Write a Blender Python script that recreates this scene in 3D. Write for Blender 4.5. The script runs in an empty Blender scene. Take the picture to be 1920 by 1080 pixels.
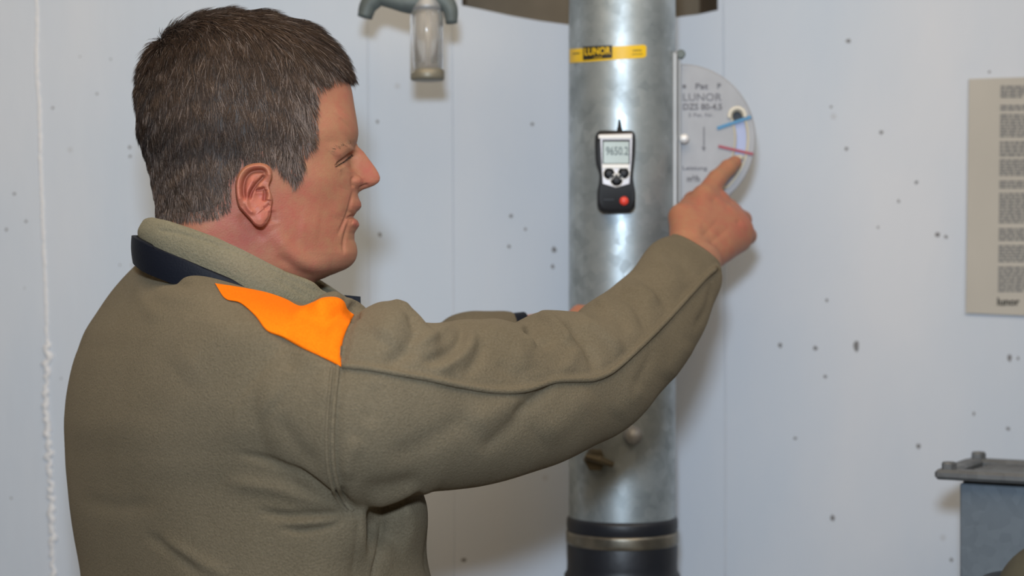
import bpy, math, random
import numpy as np
from mathutils import Vector, Matrix
from mathutils.bvhtree import BVHTree
random.seed(4); rng = np.random.default_rng(4)
PI = math.pi
sc = bpy.context.scene
COL = sc.collection
F = 3200.0; CZ = 1.6                      # focal length in pixels of the 1920 frame, camera height

# ---------------------------------------------------------------- camera, world, lights, exposure
cd = bpy.data.cameras.new('camera'); cam = bpy.data.objects.new('camera', cd); COL.objects.link(cam)
cd.sensor_width = 36.0; cd.lens = 60.0
cam.location = (0, 0, CZ); cam.rotation_euler = (PI/2, 0, 0)
cd.clip_start = 0.05; cd.clip_end = 60
cd.dof.use_dof = True; cd.dof.focus_distance = 1.52; cd.dof.aperture_fstop = 5.0
sc.camera = cam
w = bpy.data.worlds.new('world'); sc.world = w; w.use_nodes = True
bg = w.node_tree.nodes['Background']; bg.inputs[0].default_value = (1.0, 0.80, 0.56, 1); bg.inputs[1].default_value = 0.11

def area(name, loc, target, size, power, color, sy=None):
    ld = bpy.data.lights.new(name, 'AREA'); ld.energy = power; ld.color = color; ld.size = size
    if sy: ld.shape = 'RECTANGLE'; ld.size_y = sy
    o = bpy.data.objects.new(name, ld); COL.objects.link(o); o.location = loc
    o.rotation_euler = (Vector(target)-Vector(loc)).to_track_quat('-Z', 'Y').to_euler()
    return o
area('camera_flash', (-0.03, -0.05, 1.84), (0.05, 2.0, 1.62), 0.11, 22, (0.73, 0.86, 1.0), 0.09)
area('ceiling_tube_light', (1.5, 0.9, 2.9), (0.8, 2.0, 1.4), 0.5, 4, (0.85, 0.92, 1.0), 0.5)
area('overhead_fill', (0.0, 0.75, 2.75), (0.1, 1.7, 1.2), 2.2, 23, (1.0, 0.80, 0.56), 1.2)  # unseen soft overhead source, added for fold shading and warm ambient
sc.view_settings.view_transform = 'Standard'; sc.view_settings.look = 'None'
sc.view_settings.exposure = 0.0; sc.view_settings.gamma = 1.0
sc.view_settings.use_curve_mapping = False

# ---------------------------------------------------------------- helpers
def U(px, py, Y): return Vector(((px-960)/F*Y, Y, CZ-(py-540)/F*Y))
def UA(px, py, Y):
    px, py, Y = np.broadcast_arrays(np.asarray(px, float), np.asarray(py, float), np.asarray(Y, float))
    return np.stack([(px-960)/F*Y, Y, CZ-(py-540)/F*Y], -1)
def PX(P): return 960+F*P[:, 0]/P[:, 1], 540-F*(P[:, 2]-CZ)/P[:, 1]

def tag(o, label=None, cat=None, group=None, kind=None):
    if label: o['label'] = label
    if cat: o['category'] = cat
    if group: o['group'] = group
    if kind: o['kind'] = kind
    return o
def empty(name, loc):
    o = bpy.data.objects.new(name, None); COL.objects.link(o); o.location = loc; o.empty_display_size = 0.05
    return o
def mesh_obj(name, verts, faces, mat, parent=None, smooth=True, matrix=None):
    """verts in world space; origin moved to the centroid"""
    V = np.asarray(verts, dtype=np.float64).reshape(-1, 3)
    c = (V.min(0)+V.max(0))/2
    me = bpy.data.meshes.new(name)
    if isinstance(faces, np.ndarray):
        n, k = faces.shape
        me.vertices.add(len(V)); me.vertices.foreach_set('co', (V-c).astype(np.float32).ravel())
        me.loops.add(n*k); me.loops.foreach_set('vertex_index', faces.astype(np.int32).ravel())
        me.polygons.add(n); me.polygons.foreach_set('loop_start', np.arange(0, n*k, k, dtype=np.int32))
        me.update(calc_edges=True); me.validate()
    else:
        me.from_pydata([tuple(p) for p in (V-c)], [], [tuple(int(i) for i in f) for f in faces])
    if smooth: me.polygons.foreach_set('use_smooth', np.ones(len(me.polygons), dtype=bool))
    if mat is not None:
        for m in (mat if isinstance(mat, (list, tuple)) else [mat]): me.materials.append(m)
    me.update()
    o = bpy.data.objects.new(name, me); COL.objects.link(o)
    loc = Vector(c)
    par = parent
    while par is not None: loc = loc - par.location; par = par.parent
    o.location = loc
    if parent is not None: o.parent = parent
    return o

class MB:
    def __init__(s): s.v = []; s.f = []
    def add(s, verts, faces):
        b = len(s.v); s.v += [tuple(p) for p in verts]; s.f += [tuple(i+b for i in f) for f in faces]; return s
    def box(s, c, size, bev=0.0, R=None):
        c = Vector(c); hx, hy, hz = [k/2 for k in size]; b = min(bev, hx*.9, hy*.9, hz*.9)
        if b <= 0:
            vs = [Vector((x, y, z)) for x in (-hx, hx) for y in (-hy, hy) for z in (-hz, hz)]
            fs = [(0,1,3,2),(4,6,7,5),(0,4,5,1),(2,3,7,6),(0,2,6,4),(1,5,7,3)]
        else:
            vs = []; idx = {}
            for i, sx in enumerate((-1, 1)):
                for j, sy in enumerate((-1, 1)):
                    for k, sz in enumerate((-1, 1)):
                        idx[(i,j,k,0)] = len(vs); vs.append(Vector((sx*hx, sy*(hy-b), sz*(hz-b))))
                        idx[(i,j,k,1)] = len(vs); vs.append(Vector((sx*(hx-b), sy*hy, sz*(hz-b))))
                        idx[(i,j,k,2)] = len(vs); vs.append(Vector((sx*(hx-b), sy*(hy-b), sz*hz)))
            fs = []
            for i in (0, 1):
                q = [idx[(i,0,0,0)], idx[(i,1,0,0)], idx[(i,1,1,0)], idx[(i,0,1,0)]]; fs.append(q if i else q[::-1])
                q = [idx[(0,i,0,1)], idx[(0,i,1,1)], idx[(1,i,1,1)], idx[(1,i,0,1)]]; fs.append(q if i else q[::-1])
                q = [idx[(0,0,i,2)], idx[(1,0,i,2)], idx[(1,1,i,2)], idx[(0,1,i,2)]]; fs.append(q if i else q[::-1])
            for i in (0, 1):
                for j in (0, 1):
                    for (A, B) in (((i,j,0),(i,j,1)),):
                        q = [idx[A+(0,)], idx[B+(0,)], idx[B+(1,)], idx[A+(1,)]]; fs.append(q if (i+j) % 2 == 0 else q[::-1])
                    A, B = (i,0,j), (i,1,j); q = [idx[A+(0,)], idx[B+(0,)], idx[B+(2,)], idx[A+(2,)]]; fs.append(q if (i+j) % 2 else q[::-1])
                    A, B = (0,i,j), (1,i,j); q = [idx[A+(1,)], idx[B+(1,)], idx[B+(2,)], idx[A+(2,)]]; fs.append(q if (i+j) % 2 == 0 else q[::-1])
                    for k in (0, 1):
                        q = [idx[(i,j,k,0)], idx[(i,j,k,1)], idx[(i,j,k,2)]]; fs.append(q if (i+j+k) % 2 else q[::-1])
        if R is not None: vs = [R @ v for v in vs]
        return s.add([c+v for v in vs], fs)
    def prism(s, poly, y0, y1, bev=0.0):
        """poly = (x, z) points, extruded along Y, optional chamfer at the front (y0)"""
        n = len(poly); cx = sum(p[0] for p in poly)/n; cz = sum(p[1] for p in poly)/n
        vs = []; layers = []
        def ring(k, y):
            layers.append(len(vs))
            for p in poly: vs.append((cx+(p[0]-cx)*k, y, cz+(p[1]-cz)*k))
        if bev > 0:
            R = max(math.hypot(p[0]-cx, p[1]-cz) for p in poly); ring(1-bev/R, y0); ring(1-bev*.3/R, y0+bev*.3); ring(1, y0+bev)
        else: ring(1, y0)
        ring(1, y1); fs = [tuple(range(n))[::-1], tuple(layers[-1]+i for i in range(n))]
        for a, b in zip(layers, layers[1:]):
            for i in range(n): j = (i+1) % n; fs.append((a+i, a+j, b+j, b+i))
        return s.add(vs, fs)
    def lathe(s, prof, c, n=48, axis='Z', caps=True):
        """prof = list of (r, h) along the axis"""
        vs = []
        for r, h in prof:
            for i in range(n):
                a = 2*PI*i/n
                if axis == 'Z': vs.append((c[0]+r*math.cos(a), c[1]+r*math.sin(a), c[2]+h))
                elif axis == 'Y': vs.append((c[0]+r*math.cos(a), c[1]+h, c[2]+r*math.sin(a)))
                else: vs.append((c[0]+h, c[1]+r*math.cos(a), c[2]+r*math.sin(a)))
        fs = []
        for k in range(len(prof)-1):
            for i in range(n):
                j = (i+1) % n; fs.append((k*n+i, k*n+j, (k+1)*n+j, (k+1)*n+i))
        if caps: fs.append(tuple(range(n))[::-1]); fs.append(tuple((len(prof)-1)*n+i for i in range(n)))
        return s.add(vs, fs)
    def tube(s, pts, rad, n=10):
        pts = [Vector(p) for p in pts]; vs = []; fs = []
        rr = rad if isinstance(rad, (list, tuple, np.ndarray)) else [rad]*len(pts)
        up = Vector((0, 0, 1))
        for k, p in enumerate(pts):
            t = (pts[min(k+1, len(pts)-1)]-pts[max(k-1, 0)]).normalized()
            if abs(t.dot(up)) > .95: up = Vector((1, 0, 0))
            a = t.cross(up).normalized(); b = a.cross(t); up = b
            for i in range(n):
                q = 2*PI*i/n; vs.append(p+(a*math.cos(q)+b*math.sin(q))*rr[k])
        for k in range(len(pts)-1):
            for i in range(n):
                j = (i+1) % n; fs.append((k*n+i, k*n+j, (k+1)*n+j, (k+1)*n+i))
        fs.append(tuple(range(n))[::-1]); fs.append(tuple((len(pts)-1)*n+i for i in range(n)))
        return s.add(vs, fs)
    def build(s, name, mat, parent=None, smooth=False):
        o = mesh_obj(name, s.v, s.f, mat, parent, smooth)
        return o
def auto_smooth(o, ang=35):
    me = o.data; me.polygons.foreach_set('use_smooth', np.ones(len(me.polygons), dtype=bool))
    try: me.set_sharp_from_angle(angle=math.radians(ang))
    except Exception: pass
    return o

def smooth_poly(pts, n):
    """Catmull-Rom resample of points (any dimension) to n samples, uniform in arc length"""
    P = np.asarray(pts, float)
    if len(P) == 2: t = np.linspace(0, 1, n)[:, None]; return P[0]*(1-t)+P[1]*t
    Q = np.vstack([2*P[0]-P[1], P, 2*P[-1]-P[-2]]); out = []
    for i in range(len(P)-1):
        p0, p1, p2, p3 = Q[i:i+4]; t = np.linspace(0, 1, 24, endpoint=False)[:, None]
        out.append(.5*((2*p1)+(-p0+p2)*t+(2*p0-5*p1+4*p2-p3)*t**2+(-p0+3*p1-3*p2+p3)*t**3))
    D = np.vstack(out+[P[-1:]]); L = np.r_[0, np.cumsum(np.linalg.norm(np.diff(D[:, :3 if D.shape[1] > 2 else 2], axis=0), axis=1))]
    s = np.linspace(0, L[-1], n)
    return np.stack([np.interp(s, L, D[:, k]) for k in range(D.shape[1])], -1)

def vnormals(V, Fc):
    """area weighted vertex normals, quads or triangles as an array"""
    a = V[Fc[:, 0]]; b = V[Fc[:, 1]]; c = V[Fc[:, 2]]
    n = np.cross(b-a, c-a) if Fc.shape[1] == 3 else np.cross(V[Fc[:, 2]]-a, V[Fc[:, 3]]-b)
    N = np.zeros_like(V)
    for k in range(Fc.shape[1]):
        for d in range(3): N[:, d] += np.bincount(Fc[:, k], n[:, d], len(V))
    return N/np.maximum(np.linalg.norm(N, axis=1, keepdims=True), 1e-12)
def laplacian(V, Fc, it, lam=.5):
    E = np.vstack([np.stack([Fc[:, k], Fc[:, (k+1) % Fc.shape[1]]], 1) for k in range(Fc.shape[1])])
    E = np.vstack([E, E[:, ::-1]]); deg = np.bincount(E[:, 0], minlength=len(V)).clip(1)
    for _ in range(it):
        S = np.stack([np.bincount(E[:, 0], V[E[:, 1], d], len(V)) for d in range(3)], -1)/deg[:, None]
        V = V+(S-V)*lam
    return V
def dist_poly(qx, qy, pts, n=60):
    """distance in px to a polyline, the parameter along it and the signed side"""
    L = smooth_poly(pts, n); best = np.full(len(qx), 1e9); tt = np.zeros(len(qx)); sd = np.zeros(len(qx))
    for i in range(n-1):
        a = L[i]; b = L[i+1]; d = b-a; l2 = max(d@d, 1e-9)
        t = np.clip(((qx-a[0])*d[0]+(qy-a[1])*d[1])/l2, 0, 1)
        ex = qx-a[0]-t*d[0]; ey = qy-a[1]-t*d[1]; r = ex*ex+ey*ey
        m = r < best; best[m] = r[m]; tt[m] = (i+t[m])/(n-1); sd[m] = np.sign(d[0]*ey[m]-d[1]*ex[m])
    return np.sqrt(best), tt, sd
def sculpt(V, Fc, strokes, ymax=1e9, gain=1.0):
    """strokes: (points in px, width px, height in mm[, mode]) pressed into the camera-side surface along its normals"""
    N = vnormals(V, Fc); view = V-np.array([0, 0, CZ]); view /= np.linalg.norm(view, axis=1, keepdims=True)
    facing = np.clip((-(N*view).sum(1)+.30)/.30, 0, 1); x, y = PX(V); D = np.zeros(len(V))
    for st in strokes:
        pts, wd, amp = st[:3]; mode = st[3] if len(st) > 3 else 'g'
        P = np.asarray(pts, float).reshape(-1, 2); lo = P.min(0)-wd*4; hi = P.max(0)+wd*4
        m = np.where((x > lo[0]) & (x < hi[0]) & (y > lo[1]) & (y < hi[1]) & (facing > 0) & (V[:, 1] < ymax))[0]
        if len(m) == 0: continue
        if len(P) == 1:
            d = np.hypot(x[m]-P[0, 0], y[m]-P[0, 1]); tap = 1
            D[m] += amp*1e-3*np.exp(-(d/wd)**2)*facing[m]; continue
        d, t, s = dist_poly(x[m], y[m], P)
        tap = np.clip(np.minimum(t, 1-t)/.22, 0, 1)**.8 if mode != 'full' else 1
        if mode == 'fold':      # a ridge with a sharper valley on its positive side
            g = np.exp(-((d*s+wd*.4)/wd)**2)-.9*np.exp(-((d*s-wd*.75)/(wd*.55))**2)
        elif mode == 'step':
            g = np.where(s > 0, -1, 1)*np.exp(-(d/wd)**2)*np.clip(d/(wd*.15), 0, 1)
        else: g = np.exp(-(d/wd)**2)
        D[m] += amp*1e-3*g*tap*facing[m]
    return V+N*(D*gain)[:, None]

# ---------------------------------------------------------------- materials
def new_mat(name):
    m = bpy.data.materials.new(name); m.use_nodes = True; nt = m.node_tree
    return m, nt, nt.nodes['Principled BSDF']
def mat(name, color, rough=.5, metal=0.0, noise=0.0, nscale=30, bump=0.0, bscale=200, sheen=0, spec=.5, coat=0, detail=4, bdist=.001):
    m, nt, b = new_mat(name); N = nt.nodes; L = nt.links
    b.inputs['Base Color'].default_value = (*color, 1); b.inputs['Roughness'].default_value = rough; b.inputs['Metallic'].default_value = metal
    b.inputs['Specular IOR Level'].default_value = spec; b.inputs['Coat Weight'].default_value = coat
    b.inputs['Sheen Weight'].default_value = sheen
    tc = N.new('ShaderNodeTexCoord')
    if noise:
        nz = N.new('ShaderNodeTexNoise'); nz.inputs['Scale'].default_value = nscale; nz.inputs['Detail'].default_value = detail
        L.new(tc.outputs['Object'], nz.inputs['Vector'])
        r = N.new('ShaderNodeMapRange'); r.inputs[1].default_value = .3; r.inputs[2].default_value = .7
        r.inputs[3].default_value = 1-noise; r.inputs[4].default_value = 1+noise; L.new(nz.outputs['Fac'], r.inputs[0])
        v = N.new('ShaderNodeVectorMath'); v.operation = 'SCALE'; v.inputs[0].default_value = color
        L.new(r.outputs[0], v.inputs['Scale']); L.new(v.outputs[0], b.inputs['Base Color'])
    if bump:
        nz = N.new('ShaderNodeTexNoise'); nz.inputs['Scale'].default_value = bscale; nz.inputs['Detail'].default_value = 3
        L.new(tc.outputs['Object'], nz.inputs['Vector'])
        bp = N.new('ShaderNodeBump'); bp.inputs['Strength'].default_value = bump; bp.inputs['Distance'].default_value = bdist
        L.new(nz.outputs['Fac'], bp.inputs['Height']); L.new(bp.outputs[0], b.inputs['Normal'])
    return m

def wall_material():
    m, nt, b = new_mat('painted_concrete'); N = nt.nodes; L = nt.links
    tc = N.new('ShaderNodeTexCoord')
    mp = N.new('ShaderNodeMapping'); mp.inputs['Scale'].default_value = (1.0, 1.0, .35); L.new(tc.outputs['Object'], mp.inputs[0])
    n1 = N.new('ShaderNodeTexNoise'); n1.inputs['Scale'].default_value = 3.2; n1.inputs['Detail'].default_value = 5; L.new(mp.outputs[0], n1.inputs['Vector'])
    cr = N.new('ShaderNodeValToRGB'); cr.color_ramp.elements[0].position = .3; cr.color_ramp.elements[0].color = (.49, .575, .69, 1)
    cr.color_ramp.elements[1].position = .7; cr.color_ramp.elements[1].color = (.63, .66, .72, 1); L.new(n1.outputs['Fac'], cr.inputs[0])
    # sparse grey specks
    vo = N.new('ShaderNodeTexVoronoi'); vo.inputs['Scale'].default_value = 11; vo.inputs['Randomness'].default_value = 1; L.new(tc.outputs['Object'], vo.inputs['Vector'])
    mr = N.new('ShaderNodeMapRange'); mr.inputs[1].default_value = .035; mr.inputs[2].default_value = .06; mr.inputs[3].default_value = .35; mr.inputs[4].default_value = 0; L.new(vo.outputs['Distance'], mr.inputs[0])
    mx = N.new('ShaderNodeMix'); mx.data_type = 'RGBA'; L.new(mr.outputs[0], mx.inputs[0]); L.new(cr.outputs[0], mx.inputs[6]); mx.inputs[7].default_value = (.36, .36, .38, 1)
    L.new(mx.outputs[2], b.inputs['Base Color']); b.inputs['Roughness'].default_value = .6; b.inputs['Specular IOR Level'].default_value = .3
    n2 = N.new('ShaderNodeTexNoise'); n2.inputs['Scale'].default_value = 60; n2.inputs['Detail'].default_value = 6
    mp2 = N.new('ShaderNodeMapping'); mp2.inputs['Scale'].default_value = (1.0, 1.0, .3); L.new(tc.outputs['Object'], mp2.inputs[0]); L.new(mp2.outputs[0], n2.inputs['Vector'])
    bp = N.new('ShaderNodeBump'); bp.inputs['Strength'].default_value = .25; bp.inputs['Distance'].default_value = .003
    L.new(n2.outputs['Fac'], bp.inputs['Height']); L.new(bp.outputs[0], b.inputs['Normal'])
    return m
def galvanised(name, base=(.50, .55, .58), dark=(.30, .35, .38), rough=.36, metal=.85, sc1=22):
    m, nt, b = new_mat(name); N = nt.nodes; L = nt.links
    tc = N.new('ShaderNodeTexCoord')
    n1 = N.new('ShaderNodeTexNoise'); n1.inputs['Scale'].default_value = sc1; n1.inputs['Detail'].default_value = 6; L.new(tc.outputs['Object'], n1.inputs['Vector'])
    vo = N.new('ShaderNodeTexVoronoi'); vo.inputs['Scale'].default_value = 95; L.new(tc.outputs['Object'], vo.inputs['Vector'])
    ad = N.new('ShaderNodeMath'); ad.operation = 'MULTIPLY_ADD'; L.new(vo.outputs['Color'], ad.inputs[0]); ad.inputs[1].default_value = .28; L.new(n1.outputs['Fac'], ad.inputs[2])
    cr = N.new('ShaderNodeValToRGB'); cr.color_ramp.elements[0].position = .4; cr.color_ramp.elements[0].color = (*dark, 1)
    cr.color_ramp.elements[1].position = .85; cr.color_ramp.elements[1].color = (*base, 1); L.new(ad.outputs[0], cr.inputs[0])
    L.new(cr.outputs[0], b.inputs['Base Color']); b.inputs['Metallic'].default_value = metal
    mr = N.new('ShaderNodeMapRange'); mr.inputs[1].default_value = .3; mr.inputs[2].default_value = .9; mr.inputs[3].default_value = rough+.12; mr.inputs[4].default_value = rough-.06
    L.new(ad.outputs[0], mr.inputs[0]); L.new(mr.outputs[0], b.inputs['Roughness'])
    bp = N.new('ShaderNodeBump'); bp.inputs['Strength'].default_value = .12; bp.inputs['Distance'].default_value = .001; L.new(n1.outputs['Fac'], bp.inputs['Height']); L.new(bp.outputs[0], b.inputs['Normal'])
    return m
def fleece(name, c1, c2, sheen=.35, bstr=.9):
    m, nt, b = new_mat(name); N = nt.nodes; L = nt.links
    tc = N.new('ShaderNodeTexCoord')
    n0 = N.new('ShaderNodeTexNoise'); n0.inputs['Scale'].default_value = 9; n0.inputs['Detail'].default_value = 4; L.new(tc.outputs['Object'], n0.inputs['Vector'])
    n1 = N.new('ShaderNodeTexNoise'); n1.inputs['Scale'].default_value = 520; n1.inputs['Detail'].default_value = 3; n1.inputs['Roughness'].default_value = .6; n1.inputs['Distortion'].default_value = .4; L.new(tc.outputs['Object'], n1.inputs['Vector'])
    mx = N.new('ShaderNodeMath'); mx.operation = 'MULTIPLY_ADD'; L.new(n1.outputs['Fac'], mx.inputs[0]); mx.inputs[1].default_value = .7
    sb = N.new('ShaderNodeMath'); sb.operation = 'MULTIPLY'; L.new(n0.outputs['Fac'], sb.inputs[0]); sb.inputs[1].default_value = .5; L.new(sb.outputs[0], mx.inputs[2])
    cr = N.new('ShaderNodeValToRGB'); cr.color_ramp.elements[0].position = .42; cr.color_ramp.elements[0].color = (*c1, 1); cr.color_ramp.elements[1].position = .78; cr.color_ramp.elements[1].color = (*c2, 1)
    L.new(mx.outputs[0], cr.inputs[0]); L.new(cr.outputs[0], b.inputs['Base Color'])
    b.inputs['Roughness'].default_value = .95; b.inputs['Specular IOR Level'].default_value = .1
    b.inputs['Sheen Weight'].default_value = sheen; b.inputs['Sheen Roughness'].default_value = .5; b.inputs['Sheen Tint'].default_value = (*[min(1, k*3) for k in c2], 1)
    bp = N.new('ShaderNodeBump'); bp.inputs['Strength'].default_value = bstr; bp.inputs['Distance'].default_value = .0012; L.new(n1.outputs['Fac'], bp.inputs['Height']); L.new(bp.outputs[0], b.inputs['Normal'])
    return m
def skin_material():
    m, nt, b = new_mat('skin'); N = nt.nodes; L = nt.links
    tc = N.new('ShaderNodeTexCoord'); at = N.new('ShaderNodeAttribute'); at.attribute_name = 'tone'
    sp = N.new('ShaderNodeSeparateColor'); L.new(at.outputs['Color'], sp.inputs[0])
    n1 = N.new('ShaderNodeTexNoise'); n1.inputs['Scale'].default_value = 95; n1.inputs['Detail'].default_value = 6; n1.inputs['Roughness'].default_value = .65; L.new(tc.outputs['Object'], n1.inputs['Vector'])
    n2 = N.new('ShaderNodeTexNoise'); n2.inputs['Scale'].default_value = 22; n2.inputs['Detail'].default_value = 4; L.new(tc.outputs['Object'], n2.inputs['Vector'])
    a1 = N.new('ShaderNodeMath'); a1.operation = 'MULTIPLY_ADD'; L.new(n1.outputs['Fac'], a1.inputs[0]); a1.inputs[1].default_value = 1.5; a1.inputs[2].default_value = -.75
    a2 = N.new('ShaderNodeMath'); a2.operation = 'MULTIPLY_ADD'; L.new(n2.outputs['Fac'], a2.inputs[0]); a2.inputs[1].default_value = .8; L.new(a1.outputs[0], a2.inputs[2])
    a3 = N.new('ShaderNodeMath'); a3.operation = 'ADD'; L.new(a2.outputs[0], a3.inputs[0]); L.new(sp.outputs[0], a3.inputs[1])
    a4 = N.new('ShaderNodeMath'); a4.operation = 'SUBTRACT'; L.new(a3.outputs[0], a4.inputs[0]); a4.inputs[1].default_value = .4; a4.use_clamp = True
    c1 = N.new('ShaderNodeMix'); c1.data_type = 'RGBA'; L.new(a4.outputs[0], c1.inputs[0]); c1.inputs[6].default_value = (.40, .195, .108, 1); c1.inputs[7].default_value = (.41, .115, .083, 1)
    c2 = N.new('ShaderNodeMix'); c2.data_type = 'RGBA'; L.new(sp.outputs[1], c2.inputs[0]); L.new(c1.outputs[2], c2.inputs[6]); c2.inputs[7].default_value = (.22, .14, .10, 1)
    L.new(c2.outputs[2], b.inputs['Base Color'])
    b.inputs['Subsurface Weight'].default_value = .06; b.inputs['Subsurface Radius'].default_value = (1, .35, .2); b.inputs['Subsurface Scale'].default_value = .006
    b.inputs['Roughness'].default_value = .52; b.inputs['Specular IOR Level'].default_value = .4
    n3 = N.new('ShaderNodeTexNoise'); n3.inputs['Scale'].default_value = 650; n3.inputs['Detail'].default_value = 3; L.new(tc.outputs['Object'], n3.inputs['Vector'])
    bp = N.new('ShaderNodeBump'); bp.inputs['Strength'].default_value = .55; bp.inputs['Distance'].default_value = .0005; L.new(n3.outputs['Fac'], bp.inputs['Height']); L.new(bp.outputs[0], b.inputs['Normal'])
    return m
def hair_material():
    m, nt, b = new_mat('hair'); N = nt.nodes; L = nt.links
    at = N.new('ShaderNodeAttribute'); at.attribute_name = 'shade'; L.new(at.outputs['Color'], b.inputs['Base Color'])
    b.inputs['Roughness'].default_value = .5; b.inputs['Specular IOR Level'].default_value = .3
    return m

M = dict(
    wall=wall_material(),
    recess=mat('recess_shade_concrete', (.20, .165, .12), .9, noise=.15, nscale=12),  # brown concrete, darkened in colour for the shade inside the recess
    floor=mat('floor_screed', (.36, .33, .28), .8, noise=.1, nscale=5, bump=.2),
    pit=mat('pit_grey', (.20, .20, .21), .9),
    ridge=mat('plaster_ridge', (.74, .75, .78), .55, bump=.4, bscale=160, bdist=.002),
    galv=galvanised('galvanised_pipe', (.50, .56, .59), (.29, .335, .36), .42, .68),
    galvbox=galvanised('galvanised_sheet', (.185, .225, .265), (.125, .155, .19), .5, .35, 9),
    galvframe=galvanised('galvanised_frame', (.17, .18, .19), (.105, .11, .115), .5, .4, 14),
    plate=mat('plate_aluminium', (.325, .335, .36), .5, .2, noise=.06, nscale=40),
    strip=mat('strip_metal', (.36, .37, .38), .5, .4, noise=.05),
    chrome=mat('bright_steel', (.85, .87, .9), .4, .25),
    rubber=mat('black_rubber', (.012, .014, .02), .45, bump=.3, bscale=60, noise=.2, nscale=25),
    clamp=mat('clamp_steel', (.23, .21, .17), .38, .8, noise=.45, nscale=30),
    black=mat('black_plastic', (.010, .010, .012), .5, spec=.25),
    slate=mat('slate_plastic', (.03, .034, .042), .5, spec=.3),
    silver=mat('silver_plastic', (.36, .33, .33), .35, .3),
    white=mat('white_edge', (.82, .81, .78), .4),
    lcd=mat('lcd_glass', (.42, .50, .49), .25, spec=.3),
    digit=mat('lcd_digit', (.10, .14, .15), .6),
    reddot=mat('red_button', (.75, .06, .04), .35),
    yellow=mat('yellow_foil', (.83, .53, .012), .42, noise=.08, nscale=60),
    ink=mat('black_ink', (.02, .018, .012), .5),
    bluepaint=mat('blue_mark', (.06, .24, .46), .5), redpaint=mat('red_mark', (.34, .06, .09), .5),
    cream=mat('cream_rim', (.50, .47, .38), .5), slot=mat('slot_backing', (.34, .38, .55), .35, .2),
    engrave=mat('etched_grey', (.13, .13, .15), .6),
    paper=mat('notice_paper', (.47, .445, .40), .7, noise=.04, nscale=9), print_=mat('print_grey', (.20, .20, .20), .8),
    cast=mat('cast_grey', (.12, .145, .145), .6, .2, noise=.25, nscale=30, bump=.4, bscale=90),
    brass=mat('dull_brass', (.12, .10, .065), .55, .6, noise=.2),
    olivebag=mat('olive_canvas', (.075, .07, .048), .9, noise=.12, bump=.3, bscale=300),
    fleece=fleece('fleece_taupe', (.118, .097, .064), (.172, .143, .098), .2),
    collar=fleece('fleece_collar', (.16, .145, .098), (.225, .205, .145), .2),
    orange=fleece('fleece_orange', (.90, .165, .004), (1.0, .215, .006), .05, .3),
    navy=mat('navy_nylon', (.005, .007, .014), .6, spec=.2, bump=.3, bscale=500),
    skin=skin_material(), hair=hair_material(),
    nail=mat('nail', (.55, .33, .26), .3),
)

# ---------------------------------------------------------------- setting
WY = 2.24
def wall_back():
    # wall face with a recess where the pipe runs up behind a lintel; the recess is real depth
    rec = [(866, 10), (900, 17), (960, 30), (1010, 39), (1070, 47), (1140, 50), (1210, 41), (1262, 33), (1310, 27), (1346, 19)]
    xl, xr = U(866, 0, WY).x, U(1346, 0, WY).x; zt = 2.25
    bot = [(U(p[0], p[1], WY).x, U(p[0], p[1], WY).z) for p in rec]
    mb = MB(); X0, X1, Z0, Z1 = -3.2, 3.2, 0, 2.8
    vs = []; fs = []
    def q(a, b, c, d): n = len(vs); vs.extend([a, b, c, d]); fs.append((n, n+1, n+2, n+3))
    P = lambda x, z, y=WY: (x, y, z)
    q(P(X0, Z0), P(xl, Z0), P(xl, Z1), P(X0, Z1)); q(P(xr, Z0), P(X1, Z0), P(X1, Z1), P(xr, Z1))
    for a, b in zip(bot, bot[1:]): q(P(a[0], Z0), P(b[0], Z0), P(*b), P(*a))
    q(P(xl, zt), P(xr, zt), P(xr, Z1), P(xl, Z1))
    o = mesh_obj('wall_back', vs, fs, M['wall'], None, False); tag(o, kind='structure')
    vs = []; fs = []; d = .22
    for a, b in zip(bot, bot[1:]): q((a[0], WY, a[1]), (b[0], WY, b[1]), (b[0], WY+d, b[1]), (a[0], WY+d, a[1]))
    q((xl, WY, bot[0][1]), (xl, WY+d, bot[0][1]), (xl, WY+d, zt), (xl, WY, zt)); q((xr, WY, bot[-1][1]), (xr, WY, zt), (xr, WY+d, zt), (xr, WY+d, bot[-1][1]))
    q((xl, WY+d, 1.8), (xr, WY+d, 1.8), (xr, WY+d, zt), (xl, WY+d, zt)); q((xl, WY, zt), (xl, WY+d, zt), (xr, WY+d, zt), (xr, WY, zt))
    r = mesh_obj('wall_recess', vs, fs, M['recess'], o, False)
    return o
wall = wall_back()
tag(MB().box((0, 1.0, -.05), (6.4, 4.6, .1)).build('floor', M['floor']), kind='structure')
# plaster ridge down the left board joint, and two faint board joints
pts = [(68, -40), (70, 40), (69, 120), (74, 200), (76, 300), (80, 400), (83, 480), (86, 560), (88, 640), (89, 690), (86, 740), (88, 800), (93, 850), (96, 930), (99, 1000), (100, 1060), (103, 1120)]
L = smooth_poly(pts, 240); P3 = []; rr = []
for i, p in enumerate(L):
    k = .35+.65*(p[1] > 640); j = rng.normal()*(.0016 if p[1] > 640 else .0004)
    q = U(p[0], p[1], WY); P3.append((q.x+j, WY+.0006, q.z)); rr.append(max(.0008, (.0024 if p[1] < 640 else .0042)+rng.normal()*.0010*k))
MB().tube(P3, rr, 8).build('plaster_ridge', M['ridge'], wall, True)
for xs, wd in ((689, .0016), (847, .0013), (1356, .0016)):
    a = U(xs, -30, WY); b = U(xs+4, 1110, WY); pp = smooth_poly([(a.x, WY+wd*.35, a.z), ((a.x+b.x)/2+.001, WY+wd*.35, (a.z+b.z)/2), (b.x, WY+wd*.35, b.z)], 30)
    MB().tube(pp, wd, 6).build('board_joint', M['wall'], wall, True)
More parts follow.
